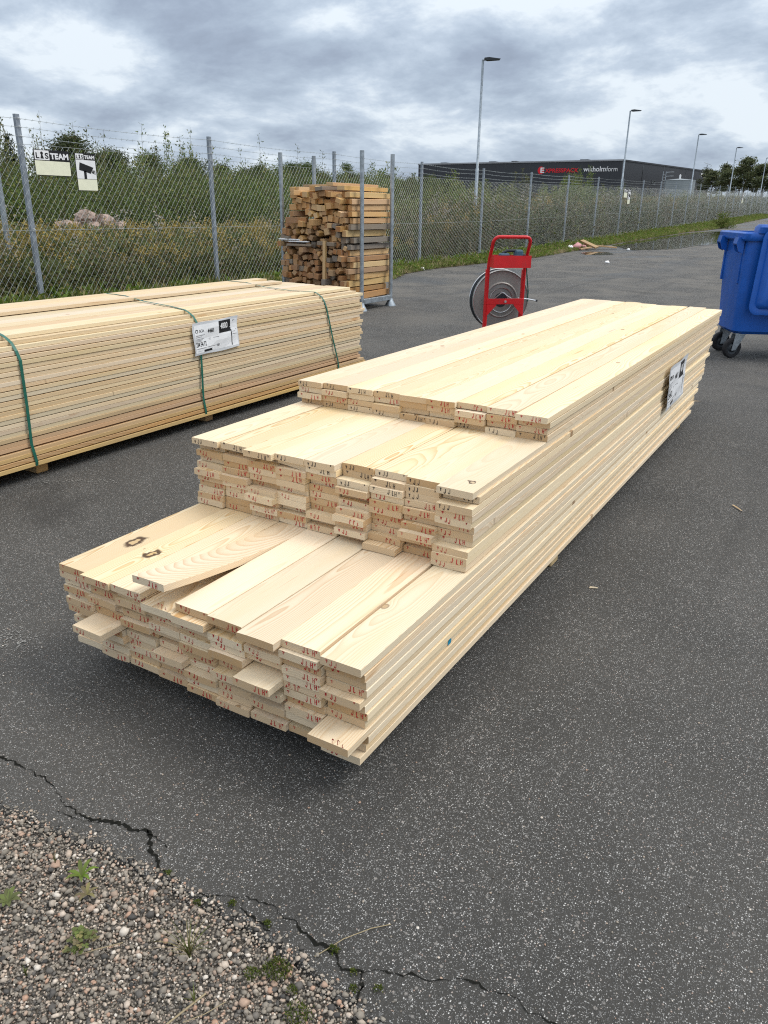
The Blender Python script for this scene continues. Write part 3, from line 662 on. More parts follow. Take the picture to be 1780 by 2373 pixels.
# chips and splinters of wood
for (x, y, z, l, w_, a, lab) in ((-.66, 2.78, .003, .035, .012, .3, 'small pale wood chip on the asphalt right of the stack'), (-.30, 4.04, .004, .09, .010, 2.2, 'thin brown splinter lying on the asphalt near the right edge'), (-.73, 5.02, .30, .10, .004, .5, 'pale splinter sticking out of the far end of the stack')):
    o = MB().add([(-l/2, -w_/2, 0), (l/2, -w_*.2, .002), (l*.45, w_/2, .001), (-l*.4, w_*.4, .003), (0, 0, .006)], [(0, 1, 4), (1, 2, 4), (2, 3, 4), (3, 0, 4), (0, 3, 2, 1)]).build('wood_chip', BATTEN if 'brown' in lab else PINE_B, None, loc=(x, y, z))
    o.rotation_euler = (0, 0, a); tag(o, lab, 'wood chip')

# ================================================================== STRAPPED BUNDLE
BX, BZ = -3.592, .085
bt = thing('timber_bundle', 'long strapped bundle of sawn pine boards at left, green straps and white label', 'timber bundle', (-4.13, 3.4, 0))
OX, OY = 4.13, -3.4
bm_var = {}
NB = 28; PB = .0238
for k in range(NB):
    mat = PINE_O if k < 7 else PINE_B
    for c in range(9):
        if k == NB-1 and c in (): continue
        x = BX-.06-.12*c
        inset = {NB-1: .105, NB-2: .050, NB-3: .026, NB-4: .012}.get(k, 0) if c == 0 else 0
        if c == 0: x += rnd.uniform(-.004, .003)-inset+(.018*max(0, 5-k)/5)
        y1 = 5.74+rnd.gauss(0, .025)+(.11*max(0, 4-k)/4 if c < 3 else 0)-(.03 if k in (8, 16) else 0); y0 = .98+rnd.gauss(0, .02)
        key = (rnd.randrange(9), mat.name)
        if key not in bm_var:
            me = board_mesh(4.76, cup=rnd.gauss(0, .0008), bow=rnd.gauss(0, .0012), side=rnd.gauss(0, .0014), name='bundle_board'); me.materials.clear(); me.materials.append(mat); bm_var[key] = me
        z = BZ+k*PB+rnd.uniform(0, .0016)+(rnd.choice([0, 0, .0008, .0020]) if c == 0 else 0)
        o = link('board', bm_var[key], bt, (x+OX, y1-4.76+OY, z)); o.rotation_euler = (rnd.gauss(0, .0004)-(.0022*max(0, 5-k) if c < 2 else 0)*.5, 0, rnd.gauss(0, .0008))
for c, dy in ((8, .06), (7, -.16), (6, -.03)):
    o = link('board', bm_var[list(bm_var)[-1]], bt, (BX-.06-.12*c+OX, 5.62+dy-4.76+OY, BZ+NB*PB+.0012+.0003*c)); o.rotation_euler = (0, 0, .001)
ZT = BZ+NB*PB+.004
for (ya, yb, yt) in ((2.46, 2.46, 2.50), (3.76, 3.76, 3.80), (5.20, 5.36, 5.12)):
    path = [(BX-1.09, yt+.18, ZT+.024), (BX-.85, yt+.14, ZT+.026), (BX-.62, yt+.10, ZT+.006), (BX-.30, yt+.03, ZT+.002), (BX-.104, ya, ZT-.0005), (BX-.072, ya, ZT-.014), (BX-.035, ya, ZT-.036), (BX-.008, ya, ZT-.072), (BX+.007, ya+.005, ZT-.12), (BX+.010, (ya+yb)/2, .40), (BX+.013, yb-.01, .20), (BX+.020, yb, .10), (BX+.016, yb, .078), (BX-.03, yb, .066), (BX-.14, yb-.01, .060)]
    vs = []; hw = .0085
    for i, p_ in enumerate(path):
        p_ = Vector(p_)+Vector((OX, OY, 0)); t_ = Vector(path[min(i+1, len(path)-1)])-Vector(path[max(i-1, 0)]); wd = t_.cross(Vector((0, 1, 0))).normalized()
        yw = Vector((0, hw, 0)); vs += [p_-yw, p_+yw, p_+yw-wd*.0012, p_-yw-wd*.0012]
    fs = []
    for i in range(len(path)-1):
        for j in range(4): fs.append((4*i+j, 4*i+(j+1) % 4, 4*i+4+(j+1) % 4, 4*i+4+j))
    MB().add(vs, fs).build('strap', STRAP, bt)
for y in (1.3, 2.55, 3.88, 5.2):
    MB().box((BX-.54+OX, y+OY, .0415), (.94, .075, .083), bev=.005).build('bearer', BATTEN, bt)
label_sheet(bt, frame((BX+.011+OX, 3.70+OY, .475), (0, 1, .012), (.0, -.03, 1)), .435, .205)

# ================================================================== STEEL RACK WITH OFFCUTS
RX0, RX1, RY0, RY1 = -7.42, -6.05, 9.66, 10.48
rk = thing('post_pallet', 'galvanised steel post pallet rack with four tall round posts holding timber offcuts', 'storage rack', (-6.735, 10.07, 0))
ox, oy = 6.735, -10.07
for x in (RX0, RX1):
    for y in (RY0, RY1):
        MB().tube([(x+ox, y+oy, .07), (x+ox, y+oy, 2.09)], .030, 14).build('post', GALV, rk, True)
        MB().lathe([(0, 0), (.085, 0), (.082, .012), (.045, .075), (.034, .11)], Matrix.Translation((x+ox, y+oy, 0)), 16).build('foot', GALV, rk, True)
for x in (RX0, RX1): MB().box((x+ox, (RY0+RY1)/2+oy, .125), (.05, RY1-RY0-.06, .07), bev=.004).build('base_beam', GALV, rk)
for y in (RY0, RY1): MB().box(((RX0+RX1)/2+ox, y+oy, .125), (RX1-RX0-.06, .05, .07), bev=.004).build('base_beam', GALV, rk)
for x in (-7.1, -6.735, -6.35): MB().box((x+ox, (RY0+RY1)/2+oy, .135), (.06, RY1-RY0-.05, .04)).build('slat', GALV, rk)
GT = 'timber offcuts stacked in the post pallet'
def offcut_mesh(w, h, L):
    me = MB().box((0, 0, 0), (w, L, h), bev=.0025).mesh('timber_offcut', T_OLD); return me
ocm = {}
z = .157; row = 0
while z < 1.50:
    row += 1; hrow = rnd.uniform(.074, .096); x = RX0+.06+max(0, z-.8)*.30+rnd.uniform(-.03, .03); col = 0; messy = not (1.30 < z)
    while x < RX1-.06:
        col += 1; w = rnd.choice([.062, .072, .085, .095, .12] if not messy else [.062, .072, .078, .088]); 
        if x+w > RX1-.03: w = RX1-.032-x
        if w < .045: break
        last = x+w > RX1-.13
        hole = (1.13 < z < 1.29 and -7.36 < x < -6.85 and rnd.random() < .75) or (.83 < z < .92 and x > -7.0 and x < -6.6 and rnd.random() < .4)
        L = rnd.uniform(.98, 1.14); y = 10.07+rnd.uniform(-.05, .05)+(rnd.uniform(-.14, .05) if rnd.random() < .35 else 0)
        rot = 0 if last else (rnd.gauss(0, .14) if not messy else rnd.choice([rnd.gauss(0, .16), rnd.gauss(.3, .3), rnd.uniform(-.8, .8)]))
        hh = hrow*rnd.uniform(.72, .97) if last else min(hrow, w+.01)-rnd.uniform(.002, .012); sc = 1.0 if abs(rot) < .25 else .86
        fz = (z-.157)/1.35; q = rnd.random()
        if fz > .72: mt = T_FRESH if q < .85 else T_OLD
        elif fz > .52: mt = T_FRESH if q < .45 else (T_OLD if q < .85 else T_GREY)
        else: mt = T_OLD if q < .80 else (T_GREY if q < .95 else T_FRESH)
        if last and mt is T_OLD and rnd.random() < .5: mt = T_FRESH
        if last and .35 < fz < .6 and rnd.random() < .5: mt = T_GREY
        if not hole:
            me = MB().box((0, 0, 0), ((w-.004)*sc, L, hh*sc), bev=.0025).mesh('timber_offcut', mt)
            if last: rot = rnd.gauss(0, .05)
            o = link('timber_offcut', me, None, (x+w/2+(rnd.uniform(-.055, .012) if last else 0), y, z+hrow/2+(0 if last else rnd.uniform(-.012, .012)+.016*math.sin(col*1.1+row*.7)))); o.rotation_euler = (rnd.gauss(0, .006), rot, rnd.gauss(0, .018) if not last else rnd.gauss(0, .008))
            cn = {T_FRESH: 'pale yellow', T_OLD: 'orange brown', T_GREY: 'weathered grey'}[mt]
            tag(o, f"{cn} timber offcut in the post pallet, {ORD[row]} row from bottom, {ORD[col]} from left", 'timber', GT)
        x += w
    z += hrow
ztop = z
for (x0, z0, w, h, yaw, lean, L, mt, lab) in ((-6.28, ztop+.045, .12, .055, .02, .02, 1.2, T_FRESH, 'pale plank on top of the rack pile, at its right edge'), (-6.62, ztop+.035, .13, .05, -.06, -.10, 1.15, T_GREY, 'dark tilted plank end on top of the rack pile near the middle'),
        (-6.80, ztop+.040, .10, .06, .05, .03, 1.1, T_FRESH, 'pale square timber on top of the rack pile, left of the dark plank'), (-6.98, ztop+.035, .13, .05, -.25, .0, 1.0, T_FRESH, 'pale timber lying askew on top of the rack pile at left'), (-7.10, ztop+.030, .10, .05, -.12, .05, 1.0, T_FRESH, 'outermost left pale timber on top of the rack pile'),
        (-6.45, ztop+.09, .11, .045, .0, .0, 1.2, T_FRESH, 'highest pale plank along the right of the rack pile'), (-6.95, ztop+.085, .22, .03, 1.2, .02, .8, T_OLD, 'brown board lying crosswise on the top of the rack pile')):
    o = MB().box((0, 0, 0), (w, L, h), bev=.0025).build('timber_offcut', mt, None, loc=(x0, 10.07, z0)); o.rotation_euler = (0, lean, yaw); tag(o, lab, 'timber', GT)
# crosswise pieces and strips poking from the left front
for (x, y, z0, d, rz, mt, lab) in ((-7.16, 9.50, .94, (.36, .07, .016), .10, WHITE, 'white metal strip poking from the front left of the rack pile'), (-7.02, 9.48, .915, (.40, .05, .016), -.06, WHITE, 'lower white metal strip poking from the front of the rack pile'), (-6.98, 9.49, .87, (.42, .09, .03), .04, T_GREY, 'flat board under the white strips at the rack front'),
        (-6.52, 9.50, .90, (.30, .09, .05), -.05, T_GREY, 'weathered block lying across the rack front beside the upright stake'), (-7.05, 9.52, 1.20, (.32, .09, .08), .2, T_OLD, 'brown block lying crosswise in the dark hollow of the rack pile')):
    o = MB().box((0, 0, 0), d, bev=.003).build('metal_strip' if mt is WHITE else 'timber_offcut', mt, None, loc=(x, y, z0)); o.rotation_euler = (0, rnd.uniform(-.04, .04), rz)
    tag(o, lab, 'metal strip' if mt is WHITE else 'timber', None if mt is WHITE else GT)
o = MB().box((0, 0, .47), (.045, .045, .94), bev=.003).build('wooden_stake', T_FRESH, None, loc=(-6.53, 9.42, 0)); o.rotation_euler = (R(-2), R(0), 0)
tag(o, 'slim pale wooden stake standing upright before the rack pile', 'stake')

# ================================================================== STRAP REEL CART
ct = thing('strapping_cart', 'red steel strapping trolley with grey strap reel and bent handle, behind the open stack', 'trolley', (-3.06, 7.62, 0), R(41))
ct.location = (-3.06, 7.62, 0)
hwid = .19
def hpath():
    pts = [(-hwid, 0, .06), (-hwid, 0, .86), (-hwid, -.02, .93), (-hwid, -.10, 1.08)]
    for k in range(1, 7): a = math.pi/2*k/6; pts.append((-hwid+.055*(1-math.cos(a)), -.10-.045*math.sin(a)*.6, 1.08+.055*math.sin(a)))
    return pts
lp = hpath(); rp = [(-x, y, z) for x, y, z in reversed(lp)]
MB().tube(lp+rp, .0165, 10).build('frame_tube', RED, ct, True)
MB().box((0, -.020, .515), (2*hwid+.01, .012, .055), bev=.002).build('cross_bar', RED, ct)
for s in (-1, 1):
    MB().prism([(s*hwid, 0), (s*(hwid-.10), 0), (s*(hwid-.09), -.018), (s*hwid, -.115)][::s], .008, frame((0, -.018, .487), (1, 0, 0), (0, 0, 1))).build('gusset', RED, ct)
    MB().box((s*hwid, .03, .45), (.03, .035, .75), bev=.003).build('upright', RED, ct)
mrot = frame((0, .13, .515), (1, 0, 0), (0, 0, 1))      # disc axis along local y
rings = [(0, .0), (.045, .0), (.05, .012), (.115, .012), (.118, .020), (.123, .022), (.128, .016), (.155, .014), (.160, .026), (.168, .030), (.175, .026), (.18, .014), (.283, .012), (.288, .020), (.296, .022), (.300, .012), (.300, -.004)]
rl = MB().lathe(rings, mrot, 56).build('reel_plate', REELM, ct, True)
MB().lathe([(.058, .014), (.07, .0135), (.0, .0136)][1:], mrot, 24).build('hub', DKPLAS, rl)
for rr in (.122, .168, .294): MB().tube([mrot @ Vector((rr*math.cos(a), rr*math.sin(a), .026 if rr < .2 else .021)) for a in [k*math.pi/24 for k in range(48)]], .0025, 5, closed=True).build('rim_ring', BRIGHT, rl, True)
MB().lathe([(.300, -.004), (.296, -.006), (.255, -.010), (.255, -.085), (.296, -.09), (.300, -.094), (.300, -.104), (0, -.104)], mrot, 56).build('reel_core', DKPLAS, ct, True)
MB().tube([mrot @ Vector((.300*math.cos(a), .300*math.sin(a), -.098)) for a in [k*math.pi/24 for k in range(48)]], .005, 5, closed=True).build('rear_rim', BRIGHT, ct, True)
MB().tube([(-.085, .075, .53), (-.045, .07, .565), (-.012, .068, .592), (.012, .068, .592), (.045, .07, .565), (.10, .075, .535)], .005, 6).build('brake_wire', BRIGHT, ct, True)
MB().lathe([(0, .012), (.012, .012), (.014, .004), (.014, 0)], frame((0, -.026, .515), (1, 0, 0), (0, 0, 1)), 12).build('axle_bolt', BRIGHT, ct)
tr = MB()
for (c, d) in (((0, -.16, .907), (.385, .004, .115)), ((-.19, -.09, .907), (.004, .136, .115)), ((.19, -.09, .907), (.004, .136, .115)), ((0, -.09, .852), (.376, .136, .004)), ((0, -.022, .907), (.376, .004, .115))): tr.box(c, d)
tr.build('tool_tray', RED, ct)
MB().tube([(.16, .05, .54), (.27, .03, .53), (.35, .02, .515)], .007, 8).build('crank', BRIGHT, ct, True); MB().tube([(.345, .0, .517), (.36, .05, .512)], .011, 8).build('crank_knob', DKPLAS, ct, True)
for s in (-1, 1):
    wm = frame((s*(hwid+.035), .06, .10), (0, 1, 0), (0, 0, 1)); w_ = MB().lathe([(.06, -.02), (.092, -.022), (.10, -.012), (.10, .012), (.092, .022), (.06, .02)], wm, 28).build('wheel', BLACK, ct, True)
    MB().lathe([(0, -.014), (.05, -.016), (.062, -.019), (.062, .019), (.05, .016), (0, .014)], wm, 20).build('hub', RED, w_, True)
MB().tube([(-hwid-.04, .06, .10), (hwid+.04, .06, .10)], .009, 8).build('wheel_axle', GALV, ct, True)
MB().box((0, .08, .03), (.36, .20, .006)).build('toe_plate', RED, ct)
sp_ = [(.17, -.10, .85), (.22, -.02, .72), (.265, .05, .60), (.285, .10, .5)]
v_ = []
for p_ in sp_: v_ += [(p_[0]-.006, p_[1], p_[2]), (p_[0]+.006, p_[1], p_[2]+.001)]
MB().add(v_, [(0, 1, 3, 2), (2, 3, 5, 4), (4, 5, 7, 6)]).build('loose_strap', STRAP, ct)
tl = thing('strapping_tool', 'blue grey hand tool lying in the red trolley tray', 'tool', (-3.06, 7.62, 0), R(41))
MB().box((-.07, -.10, .955), (.10, .07, .06), bev=.012).build('body', TOOLB, tl); MB().box((.075, -.10, .972), (.085, .075, .09), bev=.014).build('motor_housing', TOOLB, tl)
MB().tube([(-.09, -.10, .985), (-.04, -.10, 1.006), (.05, -.10, 1.008)], .014, 8).build('handle', DKPLAS, tl, True); MB().box((.12, -.10, .955), (.05, .06, .05), bev=.006).build('battery', DKPLAS, tl)

# ================================================================== BLUE WASTE BIN
bn = thing('waste_container', 'large blue plastic four wheeled waste container with its lid hanging open', 'waste bin', (-.986, 8.63, 0), R(25))
def rrect(x0, y0, x1, y1, r, z, k=4):
    P = []
    for cx_, cy_, a0 in ((x1-r, y0+r, -90), (x1-r, y1-r, 0), (x0+r, y1-r, 90), (x0+r, y0+r, 180)):
        for i in range(k+1): a = R(a0+90*i/k); P.append((cx_+r*math.cos(a), cy_+r*math.sin(a), z))
    return P
def loft(b, rings_, close_bottom=True):
    n = len(rings_[0]); base = len(b.v); vs = [p for r_ in rings_ for p in r_]
    fs = [(i*n+j, i*n+(j+1) % n, (i+1)*n+(j+1) % n, (i+1)*n+j) for i in range(len(rings_)-1) for j in range(n)]
    if close_bottom: fs.append(list(range(n))[::-1])
    b.add(vs, fs)
b = MB(); loft(b, [rrect(.03, .03, 1.17, .55, .07, .245), rrect(.0, .0, 1.20, .58, .08, .275), rrect(-.005, -.01, 1.205, .62, .08, .5), rrect(-.015, -.03, 1.215, .74, .07, 1.12), rrect(-.015, -.03, 1.215, .74, .07, 1.185), rrect(.0, -.015, 1.20, .725, .06, 1.185), rrect(.02, .01, 1.18, .70, .06, 1.1), rrect(.04, .04, 1.16, .52, .06, .30)])
b.add(rrect(.04, .04, 1.16, .52, .06, .30), [list(range(20))])
b.build('body', BLUE, bn, True)
b = MB(); loft(b, [rrect(-.05, -.05, 1.25, .79, .06, 1.135), rrect(-.065, -.06, 1.265, .80, .07, 1.15), rrect(-.065, -.06, 1.265, .80, .07, 1.20), rrect(-.05, -.05, 1.25, .785, .06, 1.212), rrect(.0, -.0, 1.20, .735, .05, 1.212), rrect(.01, .01, 1.19, .725, .05, 1.13)], False); b.build('rim', BLUE, bn, True)
for yy in (.10, .62):      # lifting brackets on the narrow side
    b = MB()
    for s in (-1, 1): b.prism([(0, 0), (-.06, .0), (-.072, -.06), (-.045, -.13), (0, -.15)], .012, frame((-.03, yy+s*.055-.006, 1.165), (1, 0, 0), (0, 0, 1)) @ Matrix.Translation((0, 0, -.006)))
    b.prism([(0, 0), (-.06, .0), (-.072, -.06), (-.065, -.07), (-.05, -.012), (0, -.012)], .11, frame((-.03, yy+.055, 1.165), (1, 0, 0), (0, 0, 1)))
    b.build('lifting_bracket', BLUE, bn); MB().box((-.012, yy, .90), (.022, .035, .34), bev=.004).build('side_rib', BLUE, bn)
# hinge hump and hanging lid on the long side
b = MB(); loft(b, [rrect(.05, -.075, 1.19, .10, .03, 1.205), rrect(.055, -.085, 1.185, .10, .04, 1.26), rrect(.075, -.06, 1.165, .08, .04, 1.285)]); b.add(rrect(.075, -.06, 1.165, .08, .04, 1.285), [list(range(20))]); b.build('hinge_cover', BLUE, bn, True)
for xx in (.17, .62, 1.07): MB().box((xx, -.075, 1.235), (.05, .06, .10), bev=.008).build('hinge', DKPLAS if xx == .17 else BLUE, bn)
def lidpoly(in_, y, taper=0.0):
    x0, x1, z0, z1, r = .055+in_, 1.185-in_, .455+in_, 1.25-in_*.5, max(.03, .085-in_*.5)
    P = []
    for cx_, cz_, a0 in ((x1-r, z0+r, -90), (x1-r, z1-r, 0), (x0+r, z1-r, 90), (x0+r, z0+r, 180)):
        for i in range(5):
            a = R(a0+90*i/4); X, Z = cx_+r*math.cos(a), cz_+r*math.sin(a); P.append((X+(.045-.045*(1.25-Z)/.8)*(1 if X < .6 else -1), y-.05*(1.25-Z)/.8, Z))
    return P
b = MB(); R_ = [lidpoly(0, -.085), lidpoly(0, -.098), lidpoly(.02, -.102), lidpoly(.055, -.092), lidpoly(.075, -.122), lidpoly(.10, -.135)]
n = 20; b.v = [p for r_ in R_ for p in r_]; b.f = [(i*n+j, i*n+(j+1) % n, (i+1)*n+(j+1) % n, (i+1)*n+j) for i in range(5) for j in range(n)]+[[5*n+j for j in range(n)], list(range(n))[::-1]]; b.mi = [0]*len(b.f)
ld = b.build('lid', BLUE, bn, True)
for (xa, za, xb, zb) in ((.36, .58, .50, 1.05), (.88, .58, .74, 1.05)): MB().tube([(xa, -.172, za), (xb, -.145, zb)], .010, 6).build('lid_rib', BLUE, ld, True)
MB().box((.60, -.136, 1.155), (.92, .012, .018), bev=.004).build('lid_step', BLUE, ld)
MB().box((.55, .33, 1.21), (.14, .10, .035), bev=.01).build('bag_end', DKPLAS, bn)
for i, (wx, wy) in enumerate(((.03, .06), (1.15, .06), (.05, .50), (1.15, .50))):
    wm = frame((wx, wy, .10), (math.cos(.3), math.sin(.3), 0), (0, 0, 1))
    w_ = MB().lathe([(.062, -.022), (.088, -.024), (.099, -.014), (.10, 0), (.099, .014), (.088, .024), (.062, .022)], wm, 32).build('wheel', BLACK, bn, True)
    MB().lathe([(0, -.012), (.03, -.024), (.045, -.012), (.064, -.018), (.064, .018), (.045, .012), (.03, .024), (0, .012)], wm, 24).build('hub', DKPLAS, w_, True)
    b = MB()
    for s in (-1, 1): b.prism([(-.022, -.022), (.022, -.02), (.115, .14), (.0, .14)], .004, wm @ Matrix.Translation((0, 0, s*.033-.002)))
    b.box(wm @ Vector((.06, .142, 0)), (.09, .085, .012)); b.build('fork', GALV, bn)

# ================================================================== FENCE
FX = -9.5; POLE = (-11.3, 7.87)
fy_ = [-7.6, -3.95, -.3, 3.35, 7.0, 10.5, 14.12, 17.86, 21.5, 25.2, 28.9]
while fy_[-1] < 112: fy_.append(fy_[-1]+3.65)
fe = thing('chain_link_fence', 'galvanised chain link fence with barbed wire on top, running along the yard', 'fence', (FX, 0, 0))
b = MB(); w, d, t = .062, .045, .006
pm = MB().prism([(-d/2, -w/2), (d/2, -w/2), (d/2, -w/2+t), (-d/2+t, -w/2+t), (-d/2+t, w/2-t), (d/2, w/2-t), (d/2, w/2), (-d/2, w/2)], 2.45, frame((0, 0, -.04), (-1, 0, 0), (0, -1, 0))).mesh('fence_post', POSTM)
bolt_me = MB().lathe([(0, .010), (.011, .008), (.012, 0)], frame((.0, 0, 0), (0, 1, 0), (0, 0, 1)), 8).mesh('bolt', BOLT)
clip_me = MB().tube([(.028, -.02, .012), (.034, 0, 0), (.028, .02, -.012)], .004, 5).mesh('wire_clip', BOLT)
for i, y in enumerate(fy_):
    if y < -4: continue
    o = link('fence_post', pm, fe, (0, y, gz(y))); o.rotation_euler = (0, 0, 0)
    if 0 < y < 20:
        for zz_ in (2.36, 2.265, 2.158, 2.045, 1.05): link('wire_clip', clip_me, o, (.012, .01, zz_))
MH = 2.05; DY, SL = .095, 1.26
def wires(y0, y1):
    vs = []; fs = []; Lp = y1-y0; g0, g1 = gz(y0), gz(y1); r = .0020 if y0 < 15 else .0014
    gl = lambda y: g0+(g1-g0)*(y-y0)/Lp
    for s in (1, -1):
        k0 = math.floor((y0-MH/SL)/DY)*DY; c = k0
        while c < y1+MH/SL:
            # line y = c + s*z/SL
            za, zb = 0.0, MH
            for _ in (0,):
                lo, hi = ((y0-c)*SL*s, (y1-c)*SL*s); lo, hi = min(lo, hi), max(lo, hi); za, zb = max(0, lo), min(MH, hi)
            if zb-za > .01:
                ya, yb = c+s*za/SL, c+s*zb/SL; dirv = Vector((0, yb-ya, zb-za)).normalized(); nv = Vector((0, -dirv.z, dirv.y))*r; xo = .045+s*.0022
                A = Vector((xo, ya, za+gl(ya)+.02)); B = Vector((xo, yb, zb+gl(yb)+.02)); bse = len(vs)
                for Pq in (A, B): vs += [Pq+nv, Pq+Vector((r, 0, 0)), Pq-nv, Pq-Vector((r, 0, 0))]
                fs += [(bse+q_, bse+(q_+1) % 4, bse+4+(q_+1) % 4, bse+4+q_) for q_ in range(4)]
            c += DY
    return vs, fs
for y0, y1 in zip(fy_, fy_[1:]):
    if y1 < 0: continue
    vs, fs = wires(y0, y1); o = MB().add(vs, fs).build('mesh_panel', WIRE, fe); o['kind'] = 'stuff'
    for zz_ in (MH+.018, 1.04):
        MB().tube([(.047, y0, gz(y0)+zz_), (.047, y1, gz(y1)+zz_)], .0028, 5, cap=False).build('line_wire', WIRE, fe)
for zz_ in (2.36, 2.265, 2.158):
    for y0, y1 in zip(fy_, fy_[1:]):
        if y1 < 0: continue
        P = [(.03, y0+(y1-y0)*k/6, gz(y0+(y1-y0)*k/6)+zz_-.028*4*(k/6)*(1-k/6)) for k in range(7)]
        q = MB().tube(P, .0024, 4, cap=False)
        if y0 < 30:
            for k in range(1, 34):
                s = k/34; y = y0+(y1-y0)*s; zc = gz(y)+zz_-.028*4*s*(1-s)
                for a in (rnd.uniform(0, 3), rnd.uniform(0, 3)): q.tube([(.03-.018*math.cos(a), y-.006, zc-.018*math.sin(a)), (.03+.018*math.cos(a), y+.006, zc+.018*math.sin(a))], .0014, 3, cap=False)
        o = q.build('barbed_wire', WIRE, fe)
tag(MB().tube([(0, 0, -.1), (0, 0, 2.6)], .042, 12).build('steel_pole', GALV, None, True, loc=(POLE[0], POLE[1], 0)), 'bare galvanised pole behind the fence at the left picture edge', 'pole')
# ---- guard company signs on the fence
def keyhole(s):
    P = [];
    for k in range(15): a = R(-58+ (296)*k/14); P.append((s*.20*math.cos(a), s*(.62+.20*math.sin(a))))
    return [(s*.26, 0)]+P+[(-s*.26, 0)]
def header(par, x0, y0, w, h, z):
    """white block with L keyhole S, black block with TEAM; y0 = lower edge"""
    put('header_black', rectm(x0, y0, x0+w, y0+h, z, INK, 'header_black'), par, Matrix())
    put('header_white', rectm(x0+.01*w, y0+.02*h, x0+.42*w, y0+.97*h, z+.001, WHITE, 'header_white'), par, Matrix())
    def t(s, x, tw, mat, th=.60, bold=.03):
        me = text_mesh(s, h*.86, mat, bold); xsv = [v.co.x for v in me.vertices]; ysv = [v.co.y for v in me.vertices]; sx = tw/(max(xsv)-min(xsv)); sy = th*h/(max(ysv)-min(ysv))
        for v in me.vertices: v.co = ((v.co.x-min(xsv))*sx+x, (v.co.y-min(ysv))*sy+y0+.14*h, z+.002)
        link('lettering', me, par)
    t('L', x0+.045*w, .095*w, INK); t('S', x0+.30*w, .10*w, INK); t('TEAM', x0+.445*w, .53*w, WHITE, .62, .045)
    kp_ = keyhole(h*.86); q = MB(); q.add([(x+x0+.215*w, y+y0+.14*h, z+.002) for x, y in kp_], [range(len(kp_))]); q.build('keyhole', INK, par)
def sign_big(y, zt, w, h, label, k=1.0):
    s = thing('guard_sign', label, 'sign', (FX+.062, y, zt-h)); f = frame((0, 0, 0), (0, 1, 0), (0, 0, 1))
    pn = MB().prism([(0, 0), (w, 0), (w, h), (0, h)], .003, f).build('panel', INK, s)
    def loc(n, me): o = put(n, me, s, f); return o
    e = .008
    loc('lower_panel', rectm(e, e, w-e, h*.575, .0042, CREAM, 'lower_panel')); hp = link('header', None, s); hp.matrix_local = f
    header(hp, e, h*.60, w-2*e, h*.385, .0042)
    return s
def sign_cam(y, zt, w, h, label):
    s = thing('camera_sign', label, 'sign', (FX+.062, y, zt-h)); f = frame((0, 0, 0), (0, 1, 0), (0, 0, 1)); e = .007
    MB().prism([(0, 0), (w, 0), (w, h), (0, h)], .003, f).build('panel', INK, s)
    put('lower_panel', rectm(e, e, w-e, h*.31, .0042, CREAM, 'lower_panel'), s, f); put('picture_panel', rectm(e, h*.32, w-e, h*.82, .0042, WHITE, 'picture_panel'), s, f)
    hp = link('header', None, s); hp.matrix_local = f; header(hp, e, h*.83, w-2*e, h*.155, .0042)
    pic = MB(); zq = .0062
    P = lambda a: [(x*w, yy*h, zq) for x, yy in a]
    pic.add(P([(.14, .555), (.20, .755), (.86, .63), (.70, .465), (.50, .50)][::-1]), [range(5)]); pic.add(P([(.36, .32), (.49, .32), (.49, .54), (.37, .54)]), [(0, 1, 2, 3)]); pic.add(P([(.76, .49), (.86, .46), (.86, .55), (.82, .575)]), [(0, 1, 2, 3)]); pic.add(P([(.89, .45), (.93, .445), (.93, .56), (.89, .555)]), [(0, 1, 2, 3)])
    pic.build('camera_picture', INK, s, loc=None).matrix_local = f
    return s
sign_big(7.125, 2.02, .555, .31, 'wide white guard sign with black LSTEAM header beside the leftmost fence post')
sign_cam(7.765, 2.015, .34, .475, 'tall guard sign with black surveillance camera picture, right of the wide sign')
sign_big(36.3, gz(36.3)+2.02, .555, .36, 'wider of the two small far signs on the fence, left one'); sign_cam(37.0, gz(37)+2.0, .42, .60, 'narrow far camera sign on the fence, right of the wider one'); sign_cam(73, gz(73)+2.0, .6, .8, 'farthest small pale sign on the fence near the dark pines')

# ================================================================== LAMP POSTS
lm = thing('street_lamp', 'nearest and tallest looking street lamp behind the fence, left of the others', 'street lamp', (-12.5, 27.7, gz(27.7)), 0, 'street lamps along the fence')
MB().tube([(0, 0, -.05), (0, 0, 2.6), (0, 0, 2.62), (0, 0, 6.0)], [.062, .060, .046, .040], 10).build('pole', GALV, lm, True)
MB().tube([(0, 0, 5.96), (.03, .02, 6.0), (.14, .09, 6.02)], .03, 8).build('bracket', GALV, lm, True)
b = MB(); fm = frame((.06, .035, 6.0), (.864, .503, 0), (0, 0, 1)); b.prism([(-.03, 0), (.10, -.03), (.50, .0), (.52, .03), (.12, .07), (-.03, .05)], .20, fm @ Matrix.Translation((0, 0, -.10))); b.build('lamp_head', DKPLAS, lm)
for (y, zt, lab) in ((47.4, 6.49, 'second street lamp, rising before the dark warehouse corner'), (67.6, 6.93, 'third street lamp, between the warehouse and the far pines'), (87.2, 7.21, 'fourth street lamp, before the far pines'), (112, 7.72, 'farthest street lamp at the right edge')):
    c = copy_tree(lm); c.location = (-12.5, y, gz(y)); c['label'] = lab

